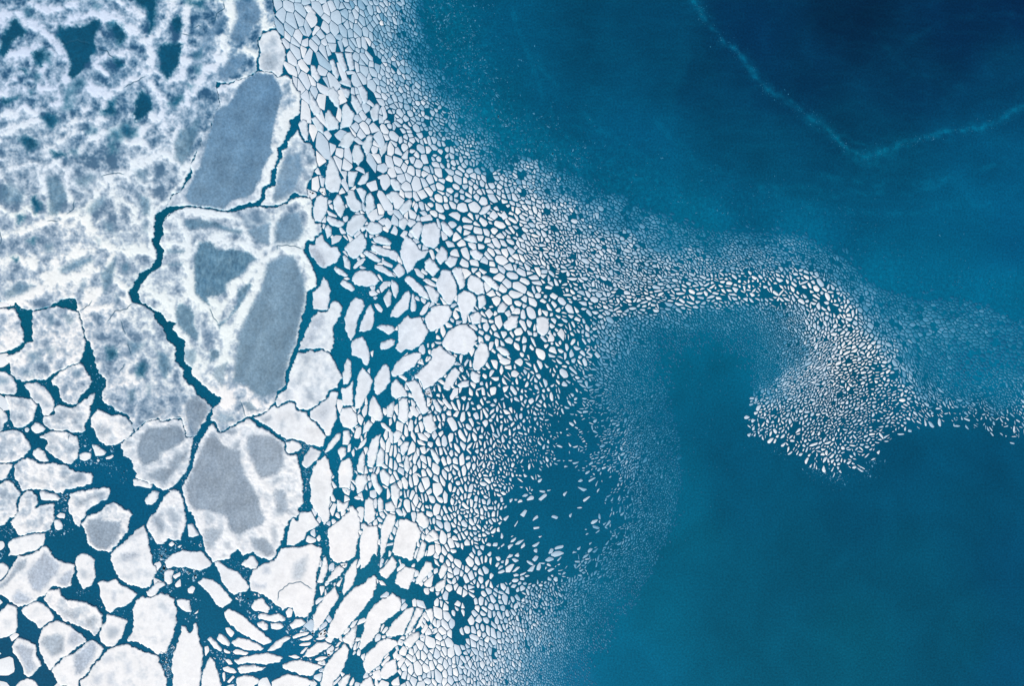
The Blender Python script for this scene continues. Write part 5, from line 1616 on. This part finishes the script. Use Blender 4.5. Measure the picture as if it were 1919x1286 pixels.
# ------------------------------------------------------------------ labels
ORD = ['', 'first', 'second', 'third', 'fourth', 'fifth', 'sixth', 'seventh', 'eighth', 'ninth', 'tenth', 'eleventh', 'twelfth']
def pca(T):
    c = T.mean(0)
    w, v = np.linalg.eigh(np.cov((T - c).T))
    ax = v[:, 1]
    return math.sqrt(w[1] / max(w[0], 1e-6)), math.degrees(math.atan2(-ax[1], ax[0])) % 180

def describe(it):
    T = it['poly']
    asp, ang = pca(T)
    a = it['area']
    size = 'large' if a > 2500 else 'medium' if a > 900 else 'small' if a > 350 else 'tiny'
    if asp > 2.3:
        shape = 'narrow'
    elif asp > 1.45:
        shape = 'oblong'
    else:
        shape = 'compact'
    lean = ''
    if asp > 1.45:
        lean = 'level' if ang < 20 or ang > 160 else 'upright' if 70 < ang < 110 else 'right leaning' if ang <= 70 else 'left leaning'
    if it['F'] is not None:
        rgb = np.median(it['F']['col'], 0)
    else:
        rgb = white_of(T, it['tone'])
    col = 'white' if rgb[0] > 214 else 'pale blue' if rgb[0] > 186 else 'blue grey'
    if it['F'] is not None and (it['F']['bare'] > .4).mean() > 0.07:
        col = 'grey patched'
    return size, shape, lean, col

marks = [it for it in things if it['F'] is not None and it['F']['ref']]
groups = {}
for it in things:
    F = it['F']
    if F is not None and F['label']:
        it['label'] = F['label']
        continue
    c = it['poly'].mean(0)
    best = None
    for m in marks:
        P_ = m['F']['raw']
        d = seg_dist(P_, c[None])[0]
        if m['F']['key'] == 'A':
            d *= 1.5
        if best is None or d < best[0]:
            best = (d, m)
    m = best[1]
    P_ = m['F']['raw']
    near = P_[np.argmin(((P_ - c) ** 2).sum(1))]
    dv = (c - near) * .5 + (c - P_.mean(0)) / max(1, np.abs(P_ - P_.mean(0)).max()) * 12
    ax = 'right of' if abs(dv[0]) > abs(dv[1]) and dv[0] > 0 else 'left of' if abs(dv[0]) > abs(dv[1]) else 'below' if dv[1] > 0 else 'above'
    size, shape, lean, col = describe(it)
    words = ' '.join(w for w in (size, shape, lean, col, 'floe', ax, m['F']['ref']) if w)
    groups.setdefault(words, []).append(it)
for words, its in groups.items():
    if len(its) == 1:
        its[0]['label'] = words
        continue
    xs = np.array([i['poly'].mean(0) for i in its])
    h = np.ptp(xs[:, 0]) >= np.ptp(xs[:, 1])
    order = np.argsort(xs[:, 0] if h else xs[:, 1])
    ends = ('leftmost', 'rightmost') if h else ('topmost', 'bottom')
    for r, k in enumerate(order):
        n = len(order)
        if r == 0:
            w = ends[0]
        elif r == n - 1:
            w = ends[1]
        else:
            w = ORD[min(r + 1, 12)] + (' from left' if h else ' from top')
        its[k]['label'] = words + ', ' + w
for it in things:
    o = it['obj']
    o['label'] = it['label']
    o['category'] = 'ice sheet' if it['F'] is not None and it['F']['key'] == 'A' else 'ice floe'
    if it['F'] is not None and it['F']['key'] == 'A':
        o.name = 'ice_sheet'
    else:
        o['group'] = 'ice floes drifting on the sea'
labs = [it['label'] for it in things]
print('labels', len(labs), 'unique', len(set(labs)), 'longest', max(len(l.replace(',', '').split()) for l in labs), 'shortest', min(len(l.split()) for l in labs))
if len(set(labs)) < len(labs):
    seen = set()
    for l in labs:
        if l in seen: print('dup', l)
        seen.add(l)
